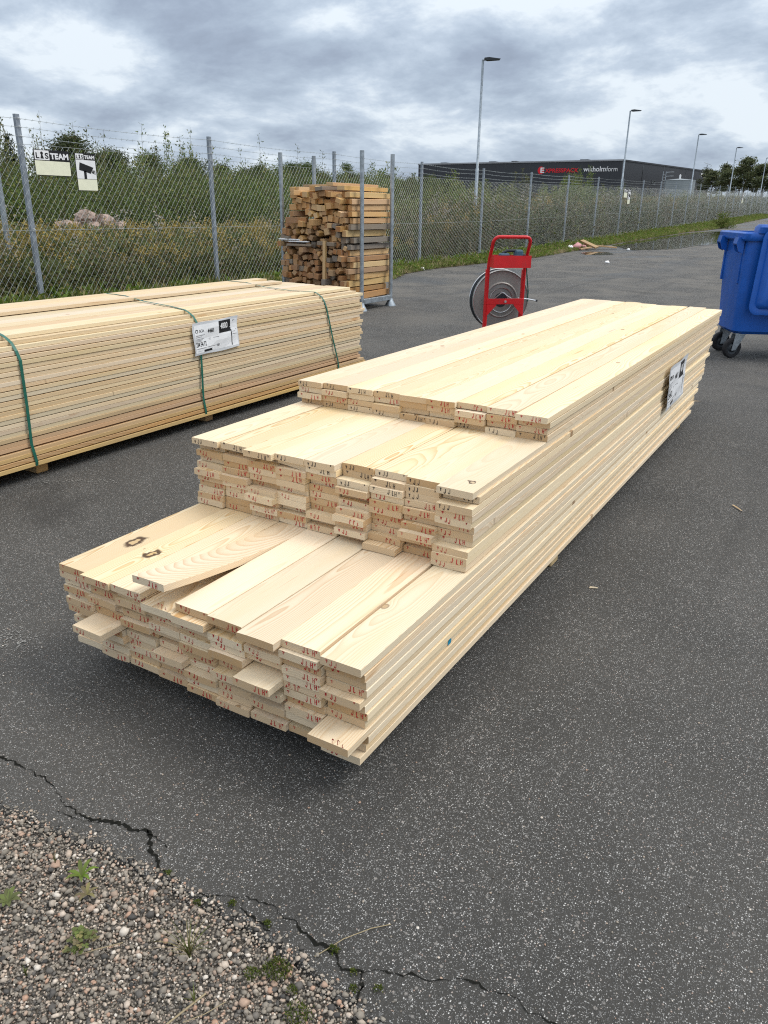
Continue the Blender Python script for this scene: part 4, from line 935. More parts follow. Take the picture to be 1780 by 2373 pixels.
# ================================================================== WAREHOUSE, TANK
A, B, C3 = Vector((-85.2, 158.6, 0)), Vector((-41.1, 154.6, 0)), Vector((-33.9, 203.0, 0))
wh = thing('warehouse', 'long dark grey flat roofed warehouse with red and white company signs', 'warehouse', (-41.1, 154.6, 0))
O = B; zt0, zb0 = 10.0, .5; D4 = A+(C3-B)
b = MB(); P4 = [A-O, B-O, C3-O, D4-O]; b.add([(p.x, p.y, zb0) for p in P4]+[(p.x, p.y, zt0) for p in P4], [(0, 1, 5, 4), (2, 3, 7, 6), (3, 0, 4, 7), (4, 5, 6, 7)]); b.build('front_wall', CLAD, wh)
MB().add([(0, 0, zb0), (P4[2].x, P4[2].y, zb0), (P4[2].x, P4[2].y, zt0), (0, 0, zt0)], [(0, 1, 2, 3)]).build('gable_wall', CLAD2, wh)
ux = (B-A).normalized(); LW = (B-A).length; FA = frame(A-O, ux, (0, 0, 1)); ug = (C3-B).normalized(); LG = (C3-B).length; FG = frame((0, 0, 0), ug, (0, 0, 1))
def onwall(name, F, x0, x1, z0, z1, mat, dz, th=.05, par=wh): return MB().prism([(x0, z0), (x1, z0), (x1, z1), (x0, z1)], th, F @ Matrix.Translation((0, 0, dz))).build(name, mat, par)
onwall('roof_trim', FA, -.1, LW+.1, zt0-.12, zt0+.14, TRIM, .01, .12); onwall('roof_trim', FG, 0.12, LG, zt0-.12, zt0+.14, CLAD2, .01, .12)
k = 0
for px in np.linspace(.10, .95, 8):
    onwall('cladding_joint', FA, px*LW, px*LW+.10, zb0, zt0-.15, GLASS, .006, .02)
for px in (.2, .42, .68, .86): onwall('cladding_joint', FG, px*LG, px*LG+.12, zb0, zt0-.15, GLASS, .006, .02)
for px, w_ in ((.12, 2.2), (.38, 2.4), (.49, 1.8), (.82, 2.6)): MB().box((FA @ Vector((px*LW, zt0+.16, -2.0))), (w_*.6, 1.5, .35)).build('roof_vent', CLAD, wh)
def wall_text(F, s, x, zc, width, height, mat, bold):
    me = text_mesh(s, 1.0, mat, bold); xsv = [v.co.x for v in me.vertices]; ysv = [v.co.y for v in me.vertices]; sx = width/(max(xsv)-min(xsv)); sy = height/(max(ysv)-min(ysv))
    for v in me.vertices: v.co = ((v.co.x-min(xsv))*sx+x, (v.co.y-min(ysv))*sy+zc, .09)
    return put('lettering', me, wh, F)
FA2 = FA @ Matrix.Translation((0, 0, .06))
put('logo_disc', MB().add([(28.35+.68*math.cos(2*math.pi*k/28), 8.48+.68*math.sin(2*math.pi*k/28), 0) for k in range(28)], [range(28)]).mesh('logo_disc', SIGNRED), wh, FA2)
wall_text(FA, 'E', 28.25, 8.02, .82, .95, WHITE, .03); wall_text(FA, 'XPRESSPACK', 29.22, 8.06, 6.80, .72, SIGNRED, .022)
wall_text(FA, 'wıkholm', 36.95, 8.15, 4.35, .86, WHITE, .018); wall_text(FA, 'form', 41.42, 8.15, 2.10, .82, WHITE, .0)
onwall('window_frame', FA, 34.4, 36.1, 4.0, 7.45, TRIM, .01, .06); 
for i in range(2):
    for j in range(3): onwall('window_pane', FA, 34.5+.82*i, 35.22+.82*i, 4.1+1.12*j, 5.1+1.12*j, GLASS, .08, .01)
onwall('window_pane', FG, 15.0, 16.7, 6.3, 7.2, GLASS, .02, .03); onwall('window_pane', FG, 24.0, 26.0, 6.2, 7.0, GLASS, .02, .03)
onwall('gable_sign', FG, 43.0, 46.9, 8.75, 9.45, WHITE, .02, .04); onwall('brown_panel', FG, LG-2.6, LG, .5, 9.75, WOODPANEL, .02, .05)
b = MB(); cyl = FG @ Vector((40.2, 0, 2.0))
for k in range(80): a = k*.35; zc = 2.2+k*.105; b.tube([(cyl.x, cyl.y, zc), (cyl.x+.95*math.cos(a), cyl.y+.95*math.sin(a), zc)], .05, 4)
b.tube([(cyl.x, cyl.y, 1.5), (cyl.x, cyl.y, 11.0)], .09, 8); b.tube([(cyl.x+.95*math.cos(k*.35), cyl.y+.95*math.sin(k*.35), 3.2+k*.105) for k in range(80)], .04, 4)
b.build('spiral_stair', TANKM, wh)
tk = thing('storage_tank', 'round grey steel tank with ladder and railing in front of the warehouse gable', 'tank', (-19.1, 96.5, gz(96)))
MB().lathe([(0, 0), (1.60, 0), (1.60, 3.25), (1.63, 3.26), (1.63, 3.33), (1.58, 3.34), (0, 3.5)], None, 40).build('tank_shell', TANKM, tk, True)
b = MB()
for x in (-1.75, -1.45): b.tube([(x, -.75, 0), (x, -.75, 4.2)], .035, 5)
for k in range(14): b.tube([(-1.75, -.75, .2+.28*k), (-1.45, -.75, .2+.28*k)], .02, 4)
b.build('ladder', GALV, tk); b = MB()
for zc in (3.7, 4.1): b.tube([(1.6*math.cos(a), 1.6*math.sin(a), zc) for a in [R(170+12*k) for k in range(8)]], .03, 4)
b.build('railing', GALV, tk); MB().lathe([(0, .5), (.1, .45), (.1, 0)], Matrix.Translation((.0, -.3, 3.4)), 10).build('vent', WHITE, tk)
cr = thing('parked_car', 'tiny white car parked far beyond the fence', 'car', (-14.6, 121, gz(121)), R(70))
MB().prism([(-2.1, .3), (2.1, .3), (2.15, .8), (1.3, .95), (.7, 1.42), (-1.2, 1.45), (-2.0, .95)], 1.7, frame((0, .85, 0), (1, 0, 0), (0, 0, 1))).build('body', WHITE, cr)
MB().prism([(1.15, .98), (.68, 1.34), (-1.15, 1.36), (-1.75, .98)], 1.74, frame((0, .87, 0), (1, 0, 0), (0, 0, 1))).build('window', GLASS, cr)
for x in (-1.3, 1.3):
    for y in (-.86, .86): MB().lathe([(0, -.09), (.31, -.09), (.31, .09), (0, .09)], frame((x, y, .31), (1, 0, 0), (0, 0, 1)), 16).build('wheel', BLACK, cr)

# ================================================================== VEGETATION
def unit(v): return v/np.maximum(np.linalg.norm(v, axis=-1, keepdims=True), 1e-9)
def leaves(C, D, L, Wd):
    """one folded leaf blade (two triangles sharing a midrib as a quad) per row"""
    n = len(C); D = unit(D); Sd = unit(np.cross(D, nr.normal(0, 1, (n, 3)))); L = np.broadcast_to(L, n)[:, None]; Wd = np.broadcast_to(Wd, n)[:, None]
    N = np.cross(D, Sd)
    V = np.stack([C, C+D*L*.45+Sd*Wd*.5, C+D*L-N*L*.10, C+D*L*.45-Sd*Wd*.5], 1).reshape(-1, 3)
    return V, np.arange(4*n).reshape(n, 4)
def joinq(parts):
    Vs, Fs, Ms = [], [], []; o = 0
    for V, F, mi in parts: Vs.append(V); Fs.append(F+o); Ms.append(np.full(len(F), mi)); o += len(V)
    return np.vstack(Vs), np.vstack(Fs), np.concatenate(Ms)
def stemq(path, r0, r1, n=3):
    """thin tapered stem as quads"""
    P = np.array(path, float); k = len(P); vs = []
    for i in range(k):
        t = P[min(i+1, k-1)]-P[max(i-1, 0)]; t /= np.linalg.norm(t)+1e-9; a = np.cross(t, (0.31, .95, .1)); a /= np.linalg.norm(a)+1e-9; c = np.cross(t, a); r = r0+(r1-r0)*i/(k-1)
        for j in range(n): q = 2*math.pi*j/n; vs.append(P[i]+(a*math.cos(q)+c*math.sin(q))*r)
    F = [(i*n+j, i*n+(j+1) % n, (i+1)*n+(j+1) % n, (i+1)*n+j) for i in range(k-1) for j in range(n)]
    return np.array(vs), np.array(F)
def shrub_meshes(h, rad, nst, nl, leaf, lmat, spire=.3, name='shrub'):
    """many stemmed bush, with upright shoots above a dense body"""
    st = []; Cs = []; Ds = []; Ls = []
    for s in range(nst):
        a = nr.uniform(0, 6.28); rr = rad*math.sqrt(nr.uniform(0, 1)); hh = h*nr.uniform(.55, .80) if s > nst*spire else h*nr.uniform(.82, 1.05)
        hh *= (1-.35*(rr/rad)**2); base = np.array([rr*.45*math.cos(a), rr*.45*math.sin(a), 0]); top = np.array([rr*math.cos(a)+nr.normal(0, .08), rr*math.sin(a)+nr.normal(0, .08), hh])
        mid = (base+top)/2+np.array([*nr.normal(0, .06*h/2, 2), 0]); path = [base, (base*.6+mid*.4)+0, mid, top]
        st.append((*stemq(path, .012*h/2, .003), 0)); m = max(8, int(nl/nst*nr.uniform(.7, 1.3)))
        u = nr.uniform(.06, 1.0, m)**.75; p = np.where(u[:, None] < .5, base+(mid-base)*(u[:, None]*2), mid+(top-mid)*(u[:, None]*2-1))
        off = nr.normal(0, 1, (m, 3))*(.035+.16*rad*(1-u)**.8)[:, None]; off[:, 2] *= .8
        d = unit(off+np.array([0, 0, .02])+nr.normal(0, .05, (m, 3)))+np.array([0, 0, .25]); Cs.append(p+off); Ds.append(d); Ls.append(leaf*nr.uniform(.6, 1.35, m))
    V, F = leaves(np.vstack(Cs), np.vstack(Ds), np.concatenate(Ls), np.concatenate(Ls)*.52)
    sv, sf, _ = joinq(st)
    return quads_mesh('stem', sv, sf, BARK), quads_mesh('foliage', V, F, lmat)
def tree_meshes(h, rad, lmat, bark, base=.25, ncl=34, per=120, leaf=.22, conical=False, trunk=.16):
    st = [(*stemq([(0, 0, -.2), (nr.normal(0, .1), nr.normal(0, .1), h*.35), (nr.normal(0, .2), nr.normal(0, .2), h*.7), (0, 0, h*.97)], trunk, .03, 7), 0)]; Cs, Ds = [], []
    if conical:
        for k in range(26):
            s = k/26; zc = h*(base+(1-base)*s); R0 = rad*(1-s)**.9+.12
            for a in nr.uniform(0, 6.28, 9 if s < .7 else 5):
                rr = R0*nr.uniform(.65, 1.05); tip = np.array([rr*math.cos(a), rr*math.sin(a), zc-.22*rr]); m = max(10, int(per*rr/rad*.28)); u = nr.uniform(.12, 1, m)[:, None]
                Cs.append(np.array([0, 0, zc])+(tip-np.array([0, 0, zc]))*u+nr.normal(0, .09, (m, 3))); Ds.append(np.tile(tip-np.array([0, 0, zc+.2]), (m, 1))+nr.normal(0, .5, (m, 3)))
    else:
        for k in range(ncl):
            s = nr.uniform(0, 1); zc = h*(base+(1-base)*s); R0 = rad*math.sin(math.pi*min(1, .12+s*.88))**.7; a = nr.uniform(0, 6.28); rr = R0*math.sqrt(nr.uniform(.05, 1))
            c = np.array([rr*math.cos(a), rr*math.sin(a), min(zc, h*.97)]); sz = rad*nr.uniform(.20, .42); st.append((*stemq([(0, 0, max(h*.15, c[2]-rr*.9)), c*np.array([.55, .55, 1])-np.array([0, 0, .2]), c], .05, .015), 0))
            m = int(per*nr.uniform(.6, 1.3)); Cs.append(c+nr.normal(0, 1, (m, 3))*np.array([sz, sz, sz*.72])*.62); Ds.append(nr.normal(0, 1, (m, 3))+np.array([0, 0, -.2]))
    C = np.vstack(Cs); Lf = leaf*nr.uniform(.6, 1.4, len(C)); V, F = leaves(C, np.vstack(Ds), Lf, Lf*(.55 if not conical else .3)); sv, sf, _ = joinq(st)
    return quads_mesh('trunk', sv, sf, bark), quads_mesh('crown', V, F, lmat)
def plant(name, meshes, names, loc, s, rz, label, cat, group):
    o = thing(name, label, cat, loc, rz, group); o.scale = (s[0], s[0], s[1])
    for me, nm in zip(meshes, names): link(nm, me, o)
    return o
SH = {'dark': [shrub_meshes(2.6, 1.2, 44, 6800, .070, LEAF_D, .42) for _ in range(4)], 'mid': [shrub_meshes(2.6, 1.05, 26, 3600, .08, LEAF_M, .45) for _ in range(4)], 'grey': [shrub_meshes(2.2, 1.1, 30, 4000, .07, LEAF_G, .35) for _ in range(3)],
      'shoot': [shrub_meshes(3.1, .45, 9, 800, .085, LEAF_M, .8) for _ in range(3)]}
GS = {'dark': ('dense dark green willow shrub in the thicket behind the fence', 'dark shrubs of the thicket behind the fence'), 'mid': ('light green sapling shrub in the thicket behind the fence', 'light green shrubs behind the fence'),
      'grey': ('grey green willow shrub among the tall weeds behind the far fence', 'grey green shrubs behind the far fence'), 'shoot': ('slender birch shoot rising above the thicket behind the fence', 'slender shoots above the thicket')}
def shrub(kind, x, y, hscale, wscale):
    lab, grp = GS[kind]; plant('willow_shrub' if kind != 'shoot' else 'birch_shoot', rnd.choice(SH[kind]), ('stem', 'foliage'), (x, y, gz(y)-.02), (wscale, hscale), rnd.uniform(0, 6.28), lab, 'shrub' if kind != 'shoot' else 'sapling', grp)
# the thicket: a dark front row at left, then lighter rows
for k in range(24): y = 6.5+k*1.15+rnd.uniform(-.35, .35); shrub('dark', -17.6-rnd.uniform(0, 1.3), y, rnd.uniform(.80, 1.00), rnd.uniform(1.0, 1.3))
for k in range(26): y = 8.0+k*1.2+rnd.uniform(-.4, .4); shrub('dark' if k % 3 else 'mid', -20.0-rnd.uniform(0, 1.5), y, rnd.uniform(.92, 1.14), rnd.uniform(1.1, 1.4))
for k in range(22): y = 10.5+k*1.7+rnd.uniform(-.5, .5); shrub('mid' if k % 2 else 'dark', -23.2-rnd.uniform(0, 2), y, rnd.uniform(1.05, 1.30), rnd.uniform(1.2, 1.5))
for k in range(26): y = 13.0+rnd.uniform(0, 22)*(k/26)**.5; shrub('shoot', -18.6-rnd.uniform(0, 3), y, rnd.uniform(.98, 1.26), rnd.uniform(.7, 1.05))
for k in range(22): y = 33+k*1.6+rnd.uniform(-.6, .6); shrub('grey' if k % 2 else 'mid', -17-rnd.uniform(0, 3), y, rnd.uniform(1.02, 1.25), rnd.uniform(1.0, 1.3))
for k in range(24): y = 17.5+k*1.25+rnd.uniform(-.5, .5); shrub('grey' if rnd.random() < .75 else 'mid', -12.1-rnd.uniform(0, 2.2), y, rnd.uniform(.80, 1.14), rnd.uniform(.8, 1.15))
for k in range(38): y = 46+k*1.9+rnd.uniform(-.7, .7); shrub('grey', -11.6-rnd.uniform(0, 3), y, rnd.uniform(.8, 1.05), rnd.uniform(.9, 1.25))
shrub('mid', -10.6, 33.6, .92, .5); shrub('dark', -12.2, 38.6, 1.25, .8)
# forest behind
DT = [tree_meshes(6.6, 2.4, LEAF_F, BARK, .10, 70, 300, .165) for _ in range(3)]; BT = [tree_meshes(7.0, 1.9, LEAF_F, BIRCH, .30, 40, 220, .16) for _ in range(2)]; ST = [tree_meshes(7.5, 1.7, LEAF_S, BARK, .06, per=260, leaf=.26, conical=True)]
PT = [tree_meshes(9.0, 1.75, LEAF_P, BARK, .40, 26, 150, .30, trunk=.15) for _ in range(3)]
k_ = 0
for (x, y, ms, s) in [(-45, 32.4, 'S', .85), (-46, 30.5, 'S', .80), (-44, 34.6, 'D', .72), (-45, 36.8, 'D', .90), (-44, 38.8, 'D', .74), (-46, 41, 'D', .78), (-45, 43.5, 'B', .70), (-44, 46, 'D', .68), (-46, 48.5, 'D', .72), (-45, 51, 'B', .66), (-45, 54, 'D', .66), (-46, 57, 'D', .68), (-45, 60, 'D', .74), (-45, 62.6, 'D', .76), (-46, 66, 'D', .66), (-45, 69, 'B', .70), (-46, 73, 'D', .64), (-45, 77, 'D', .64), (-45, 82, 'D', .62), (-46, 88, 'D', .62), (-46, 95, 'D', .60), (-46, 102, 'D', .58), (-52, 28, 'S', 1.1), (-50, 25, 'D', .9), (-46, 27, 'D', .75), (-48, 22, 'D', .8)]+[(-37-rnd.uniform(0, 3), 25+k*2.3, 'D' if k % 5 else 'B', .50+.06*rnd.random()) for k in range(26)]:
    sp_n = {'D': ('broadleaf_tree', DT), 'B': ('birch_tree', BT), 'S': ('spruce_tree', ST)}[ms]
    lab = {'D': 'round dark broadleaf tree in the wood beyond the thicket', 'B': 'slender birch in the wood beyond the thicket', 'S': 'pointed spruce at the left end of the wood'}[ms]
    plant(sp_n[0], rnd.choice(sp_n[1]), ('trunk', 'crown'), (x, y, gz(y)-.1), (s*rnd.uniform(.88, 1.05), s*rnd.uniform(.80, .90)), rnd.uniform(0, 6.28), lab, 'tree', {'D': 'broadleaf trees of the wood', 'B': 'birches of the wood', 'S': 'spruces of the wood'}[ms])
for pk, (x, y, s) in enumerate([(-30.5, 181, .86), (-28.6, 176, .90), (-26.9, 178, 1.0), (-25.0, 172, .97), (-23.3, 174, .90), (-21.6, 168, 1.02), (-19.8, 170, .93), (-18.0, 165, 1.0), (-16.0, 166, .92), (-14, 168, .98), (-11.5, 170, .95), (-8, 175, 1.0), (-4, 172, .95), (0, 176, 1.0), (5, 172, .92), (10, 176, 1.0), (16, 174, .96), (22, 178, 1.0)], 1):
    plant('pine_tree', rnd.choice(PT), ('trunk', 'crown'), (x, y, gz(y)-.2), (s*rnd.uniform(1.0, 1.4), s*rnd.uniform(.76, .90)), rnd.uniform(0, 6.28), f'dark tall pine in the far group right of the warehouse, {ORD[pk]} from left', 'tree', 'far pines right of the warehouse')
# ---- uncounted weeds: variants replicated by numpy
def weed_variant(kind):
    parts = []
    if kind == 'golden':
        h = nr.uniform(.8, 1.15); p = [(0, 0, 0), (nr.normal(0, .03), nr.normal(0, .03), h*.5), (nr.normal(0, .08), nr.normal(0, .08), h)]; parts.append((*stemq(p, .006, .003), 0)); m = 42; u = nr.uniform(.1, .85, m)
        C = np.array(p[0])+np.outer(u, np.array(p[2])); D = nr.normal(0, 1, (m, 3)); D[:, 2] = np.abs(D[:, 2])*.5+.2; parts.append((*leaves(C, D, .11, .028), 0))
        m = 36; C = np.array(p[2])+nr.normal(0, 1, (m, 3))*np.array([.05, .05, .07])-np.array([0, 0, .02]); D = nr.normal(0, .6, (m, 3))+np.array([0, 0, .4]); parts.append((*leaves(C, D, .06, .03), 2))
    elif kind == 'fire':
        h = nr.uniform(.85, 1.3); top = np.array([nr.normal(0, .07), nr.normal(0, .07), h]); parts.append((*stemq([(0, 0, 0), top*.5, top], .006, .003), 1)); m = 44; u = nr.uniform(.12, .8, m)
        D = nr.normal(0, 1, (m, 3)); D[:, 2] = .35; parts.append((*leaves(np.outer(u, top), D, .12, .022), 1 if nr.random() < .5 else 0)); m = 20; u = nr.uniform(.75, 1.02, m); D = nr.normal(0, .6, (m, 3)); D[:, 2] = .5
        parts.append((*leaves(np.outer(u, top), D, .07, .012), 1)); m = 5; parts.append((*leaves(np.outer(nr.uniform(.8, 1, m), top)+nr.normal(0, .03, (m, 3)), nr.normal(0, 1, (m, 3)), .04, .022), 4))
    elif kind == 'grass':
        m = 30; D = nr.normal(0, .25, (m, 3)); D[:, 2] = 1; C = nr.normal(0, .05, (m, 3)); C[:, 2] = 0; h = nr.uniform(.4, .95, m); D = unit(D)
        V = []; 
        tip = C+D*h[:, None]+np.column_stack([nr.normal(0, .12, m), nr.normal(0, .12, m), -.05*np.ones(m)]); mid = C+D*h[:, None]*.55; sd = unit(np.cross(D, nr.normal(0, 1, (m, 3))))*.005
        V = np.stack([C-sd, C+sd, mid+sd, mid-sd, tip+sd*.2, tip-sd*.2], 1).reshape(-1, 3); F = np.vstack([np.array([(0, 1, 2, 3), (3, 2, 4, 5)])+6*i for i in range(m)]); parts.append((V, F, 3 if nr.random() < .6 else 0))
    elif kind == 'bush':
        h = nr.uniform(.6, 1.0); m = 150; C = nr.normal(0, 1, (m, 3))*np.array([.17, .17, .0]); C[:, 2] = h*nr.uniform(.05, 1, m)**.8; D = nr.normal(0, 1, (m, 3)); D[:, 2] += .3; parts.append((*leaves(C, D, .085*nr.uniform(.6, 1.4, m), .05), 0 if nr.random() < .75 else 1))
        for _ in range(4): parts.append((*stemq([(0, 0, 0), (nr.normal(0, .12), nr.normal(0, .12), h)], .005, .002), 0))
    elif kind == 'thistle':
        h = nr.uniform(.9, 1.35); top = np.array([nr.normal(0, .08), nr.normal(0, .08), h]); parts.append((*stemq([(0, 0, 0), top*.5, top], .007, .003), 1)); m = 26; D = nr.normal(0, 1, (m, 3)); D[:, 2] = .3; parts.append((*leaves(np.outer(nr.uniform(.1, .8, m), top), D, .14, .03), 0))
        m = 26; parts.append((*leaves(top*nr.uniform(.82, 1.02, (m, 1))+nr.normal(0, .07, (m, 3)), nr.normal(0, 1, (m, 3)), .045, .04), 4))
    return joinq(parts)
WM = [WEED_G, WEED_R, GOLD, STRAW, FLUFF]
WV = {k: [weed_variant(k) for _ in range(6)] for k in ('golden', 'fire', 'grass', 'bush', 'thistle')}
def field(name, pts, label, mats=WM, var=WV):
    """pts: list of (x, y, z, kind, scale)"""
    parts = []; o = 0; Vs, Fs, Ms = [], [], []
    for (x, y, z, k, s) in pts:
        V, F, mi = var[k][rnd.randrange(len(var[k]))]; a = rnd.uniform(0, 6.28); c, s_ = math.cos(a), math.sin(a); sx = s if not isinstance(s, tuple) else s[0]; sz = s if not isinstance(s, tuple) else s[1]
        W2 = np.column_stack([(V[:, 0]*c-V[:, 1]*s_)*sx+x, (V[:, 0]*s_+V[:, 1]*c)*sx+y, V[:, 2]*sz+z]); Vs.append(W2); Fs.append(F+o); Ms.append(mi); o += len(V)
    me = quads_mesh(name, np.vstack(Vs), np.vstack(Fs), mats, np.concatenate(Ms)); return tag(link(name, me), label, 'weeds', kind='stuff')
def pick(w):
    t = rnd.random()*sum(w.values())
    for k, v in w.items():
        t -= v
        if t <= 0: return k
    return k
pts = []
def clump(x, y): return .5+.5*math.sin(x*1.9+1.7*math.sin(y*.9))*math.sin(y*1.3+.6*math.sin(x*1.1))
for _ in range(3900):
    x = -9.75-6.8*rnd.random()**1.15; y = 3.0+17*rnd.random(); g_ = clump(x, y); n_ = clump(x*2+5, y*1.7+3)
    w = {'golden': 2.6*g_, 'fire': .6*n_, 'grass': .7, 'bush': 3.0*(1-.3*g_), 'thistle': .10}
    k = pick(w); s = rnd.uniform(.68, 1.02)*(1.0 if x < -10.6 else .80)
    pts.append((x, y, gz(y)-.03, k, s))
field('weed_undergrowth', pts, 'tall goldenrod, fireweed and grass growing behind the near fence')
pts = []
for _ in range(5600):
    x = -9.8-4.2*rnd.random()**1.2; y = 18+98*rnd.random()**1.35; g_ = clump(x, y*.6); far = min(1, (y-18)/10)
    k = pick({'golden': .7*g_, 'fire': .55, 'grass': 2.0, 'bush': 2.4, 'thistle': .14}); s = rnd.uniform(.80, 1.15)+.55*far
    pts.append((x, y, gz(y)-.03, k, (s*.72, s)))
field('weed_undergrowth', pts, 'taller dry weeds and thistles growing behind the far fence')
# verge grass at the foot of the fence
def turf_variant(tall):
    m = 16; D = nr.normal(0, .55, (m, 3)); D[:, 2] = 1; C = nr.normal(0, .045, (m, 3)); C[:, 2] = 0; return joinq([(*leaves(C, D, nr.uniform(.06, .16, m)*tall, .012*tall), 0)])
def herb_variant():
    m = 26; C = nr.normal(0, .06, (m, 3)); C[:, 2] = nr.uniform(.0, .14, m); D = nr.normal(0, 1, (m, 3)); D[:, 2] = .5; return joinq([(*leaves(C, D, .07*nr.uniform(.6, 1.4, m), .045), 1)])
TV = {'turf': [turf_variant(1.0) for _ in range(5)], 'tall': [turf_variant(1.8) for _ in range(4)], 'herb': [herb_variant() for _ in range(5)], 'dry': [(v, f, np.full(len(f), 2)) for v, f, _ in [turf_variant(1.3) for _ in range(4)]]}
pts = []
VT = [(0, .25), (9, .3), (12, .8), (14, 1.35), (16, .7), (18, .5), (20, .6), (21.8, 1.0), (25, 1.1), (29, 1.05), (31, 1.1), (33, 1.1), (36, 1.25), (45, 1.45), (47, 1.9), (52, 2.1), (56, 1.8), (120, 1.6)]
def vw(y):        # width of the verge in front of the fence
    return float(np.interp(y, [a for a, _ in VT], [c for _, c in VT]))
for _ in range(11000):
    y = 2.5+85*rnd.random()**1.25; x = FX-.25+(vw(y)+.25)*rnd.random()**.75; k = pick({'turf': 1.6, 'tall': .5, 'herb': 1.2 if y > 20 else .5, 'dry': .9}); s = rnd.uniform(.7, 1.25)*(.60+.55*max(0, 1-(x-FX)/max(.4, vw(y)))); pts.append((x, y, gz(y)+.01, k, s))
field('verge_grass', pts, 'ragged green verge of grass and herbs at the foot of the fence', [GRASS, LEAF_B, STRAW], TV)
b = MB(); yy = [2+.7*k for k in range(165)]
for y in yy: b.v += [(FX-.3, y, gz(y)+.005), (FX+vw(y)*.96+rnd.uniform(-.10, .06), y, gz(y)+.004), (FX+vw(y)*.45, y, gz(y)+.06)]
b.f = [f for i in range(len(yy)-1) for f in ((3*i, 3*i+2, 3*i+5, 3*i+3), (3*i+2, 3*i+1, 3*i+4, 3*i+5))]; b.mi = [0]*len(b.f)
tag(b.build('verge', SOIL), kind='structure')
# bright herb bush past the puddle
bb = shrub_meshes(.95, .62, 22, 1500, .085, LEAF_B)
plant('herb_bush', bb, ('stem', 'foliage'), (-7.3, 51.2, gz(51.2)), (1.0, 1.0), .4, 'bright yellow green bush standing alone on the verge past the puddle', 'bush', None)
# rocks on an earth mound behind the fence
b = MB(); cx, cy = -16.2, 13.4
for j in range(7):
    for i in range(16): a = 2*math.pi*i/16; r_ = 2.3*(1-j/6.5)*rnd.uniform(.9, 1.1); b.v.append((cx+r_*math.cos(a)*.7, cy+r_*math.sin(a), -.03+.85*(j/6.5)**.8))
b.f = [(j*16+i, j*16+(i+1) % 16, (j+1)*16+(i+1) % 16, (j+1)*16+i) for j in range(6) for i in range(16)]; b.mi = [0]*len(b.f); tag(b.build('earth_mound', SOIL, smooth=True), kind='structure')
def rock(x, y, z, s, lab):
    V = IV.copy(); bmx = bmesh.new()
    for v in V: bmx.verts.new(v*(1+rnd.uniform(-.22, .22)))
    bmx.verts.ensure_lookup_table()
    for f in IF: bmx.faces.new([bmx.verts[i] for i in f])
    bmesh.ops.subdivide_edges(bmx, edges=bmx.edges[:], cuts=1, fractal=.18, seed=rnd.randrange(999)); me = bpy.data.meshes.new('rock'); bmx.to_mesh(me); bmx.free(); me.materials.append(PINKROCK)
    o = link('rock', me, None, (x, y, z)); o.scale = (s, s*rnd.uniform(.9, 1.3), s*rnd.uniform(.65, .9)); o.rotation_euler = (0, 0, rnd.uniform(0, 6)); tag(o, lab, 'rock', 'pink rocks behind the fence')
for (x, y, z, s, lab) in ((-16.0, 13.25, 1.05, .30, 'topmost pink rock of the heap behind the fence'), (-16.0, 12.75, .84, .28, 'pink rock at the left of the heap behind the fence'), (-15.9, 13.75, .92, .30, 'pale pink rock right of the topmost one in the heap'), (-15.8, 13.2, .78, .26, 'pink rock below the topmost one in the heap'), (-16.0, 14.3, .80, .24, 'small pink rock at the right end of the heap'), (-15.7, 12.6, .66, .22, 'low pale rock at the left foot of the heap'), (-15.7, 13.8, .68, .24, 'low pink rock at the right foot of the heap')): rock(x, y, z, s, lab)
# litter on the verge
def plank(x, y, z, d, rot, mt, lab):
    o = MB().box((0, 0, 0), d, bev=.004).build('scrap_board', mt, None, loc=(x, y, gz(y)+z)); o.rotation_euler = rot; tag(o, lab, 'scrap wood')
plank(-8.05, 28.6, .10, (1.15, .10, .045), (0, R(4), R(20)), T_FRESH, 'pale plank lying on the verge beside the litter'); plank(-8.35, 28.3, .17, (.75, .16, .05), (R(12), R(16), R(-25)), T_OLD, 'brown board propped on the verge litter heap'); plank(-8.3, 27.7, .06, (.5, .14, .04), (0, R(-6), R(60)), T_OLD, 'short brown board at the near end of the litter heap')
for i, (x, y, z, s, mt, lab) in enumerate(((-8.6, 27.6, .12, .17, PINKP, 'crumpled red and white wrapper in the litter heap'), (-8.75, 27.4, .09, .13, WHITE, 'crumpled white paper at the left of the litter heap'), (-8.5, 28.2, .1, .12, PINKP, 'smaller red and white wrapper beside the boards'), (-7.0, 28.4, .03, .06, WHITE, 'white scrap floating at the near edge of the puddle'), (-8.95, 17.0, .05, .07, WHITE, 'white scrap in the verge left of the red trolley'), (-6.1, 22.6, .02, .07, WHITE, 'pale scrap lying on the wet asphalt'), (-4.7, 36.0, .015, .05, WHITE, 'white scrap on the far shore of the puddle'))):
    V = IV*(1+nr.uniform(-.45, .4, (12, 1))); me = quads_mesh('litter', V, IF, mt); o = link('litter', me, None, (x, y, gz(y)+z)); o.scale = (s, s*1.2, s*.7); tag(o, lab, 'litter')
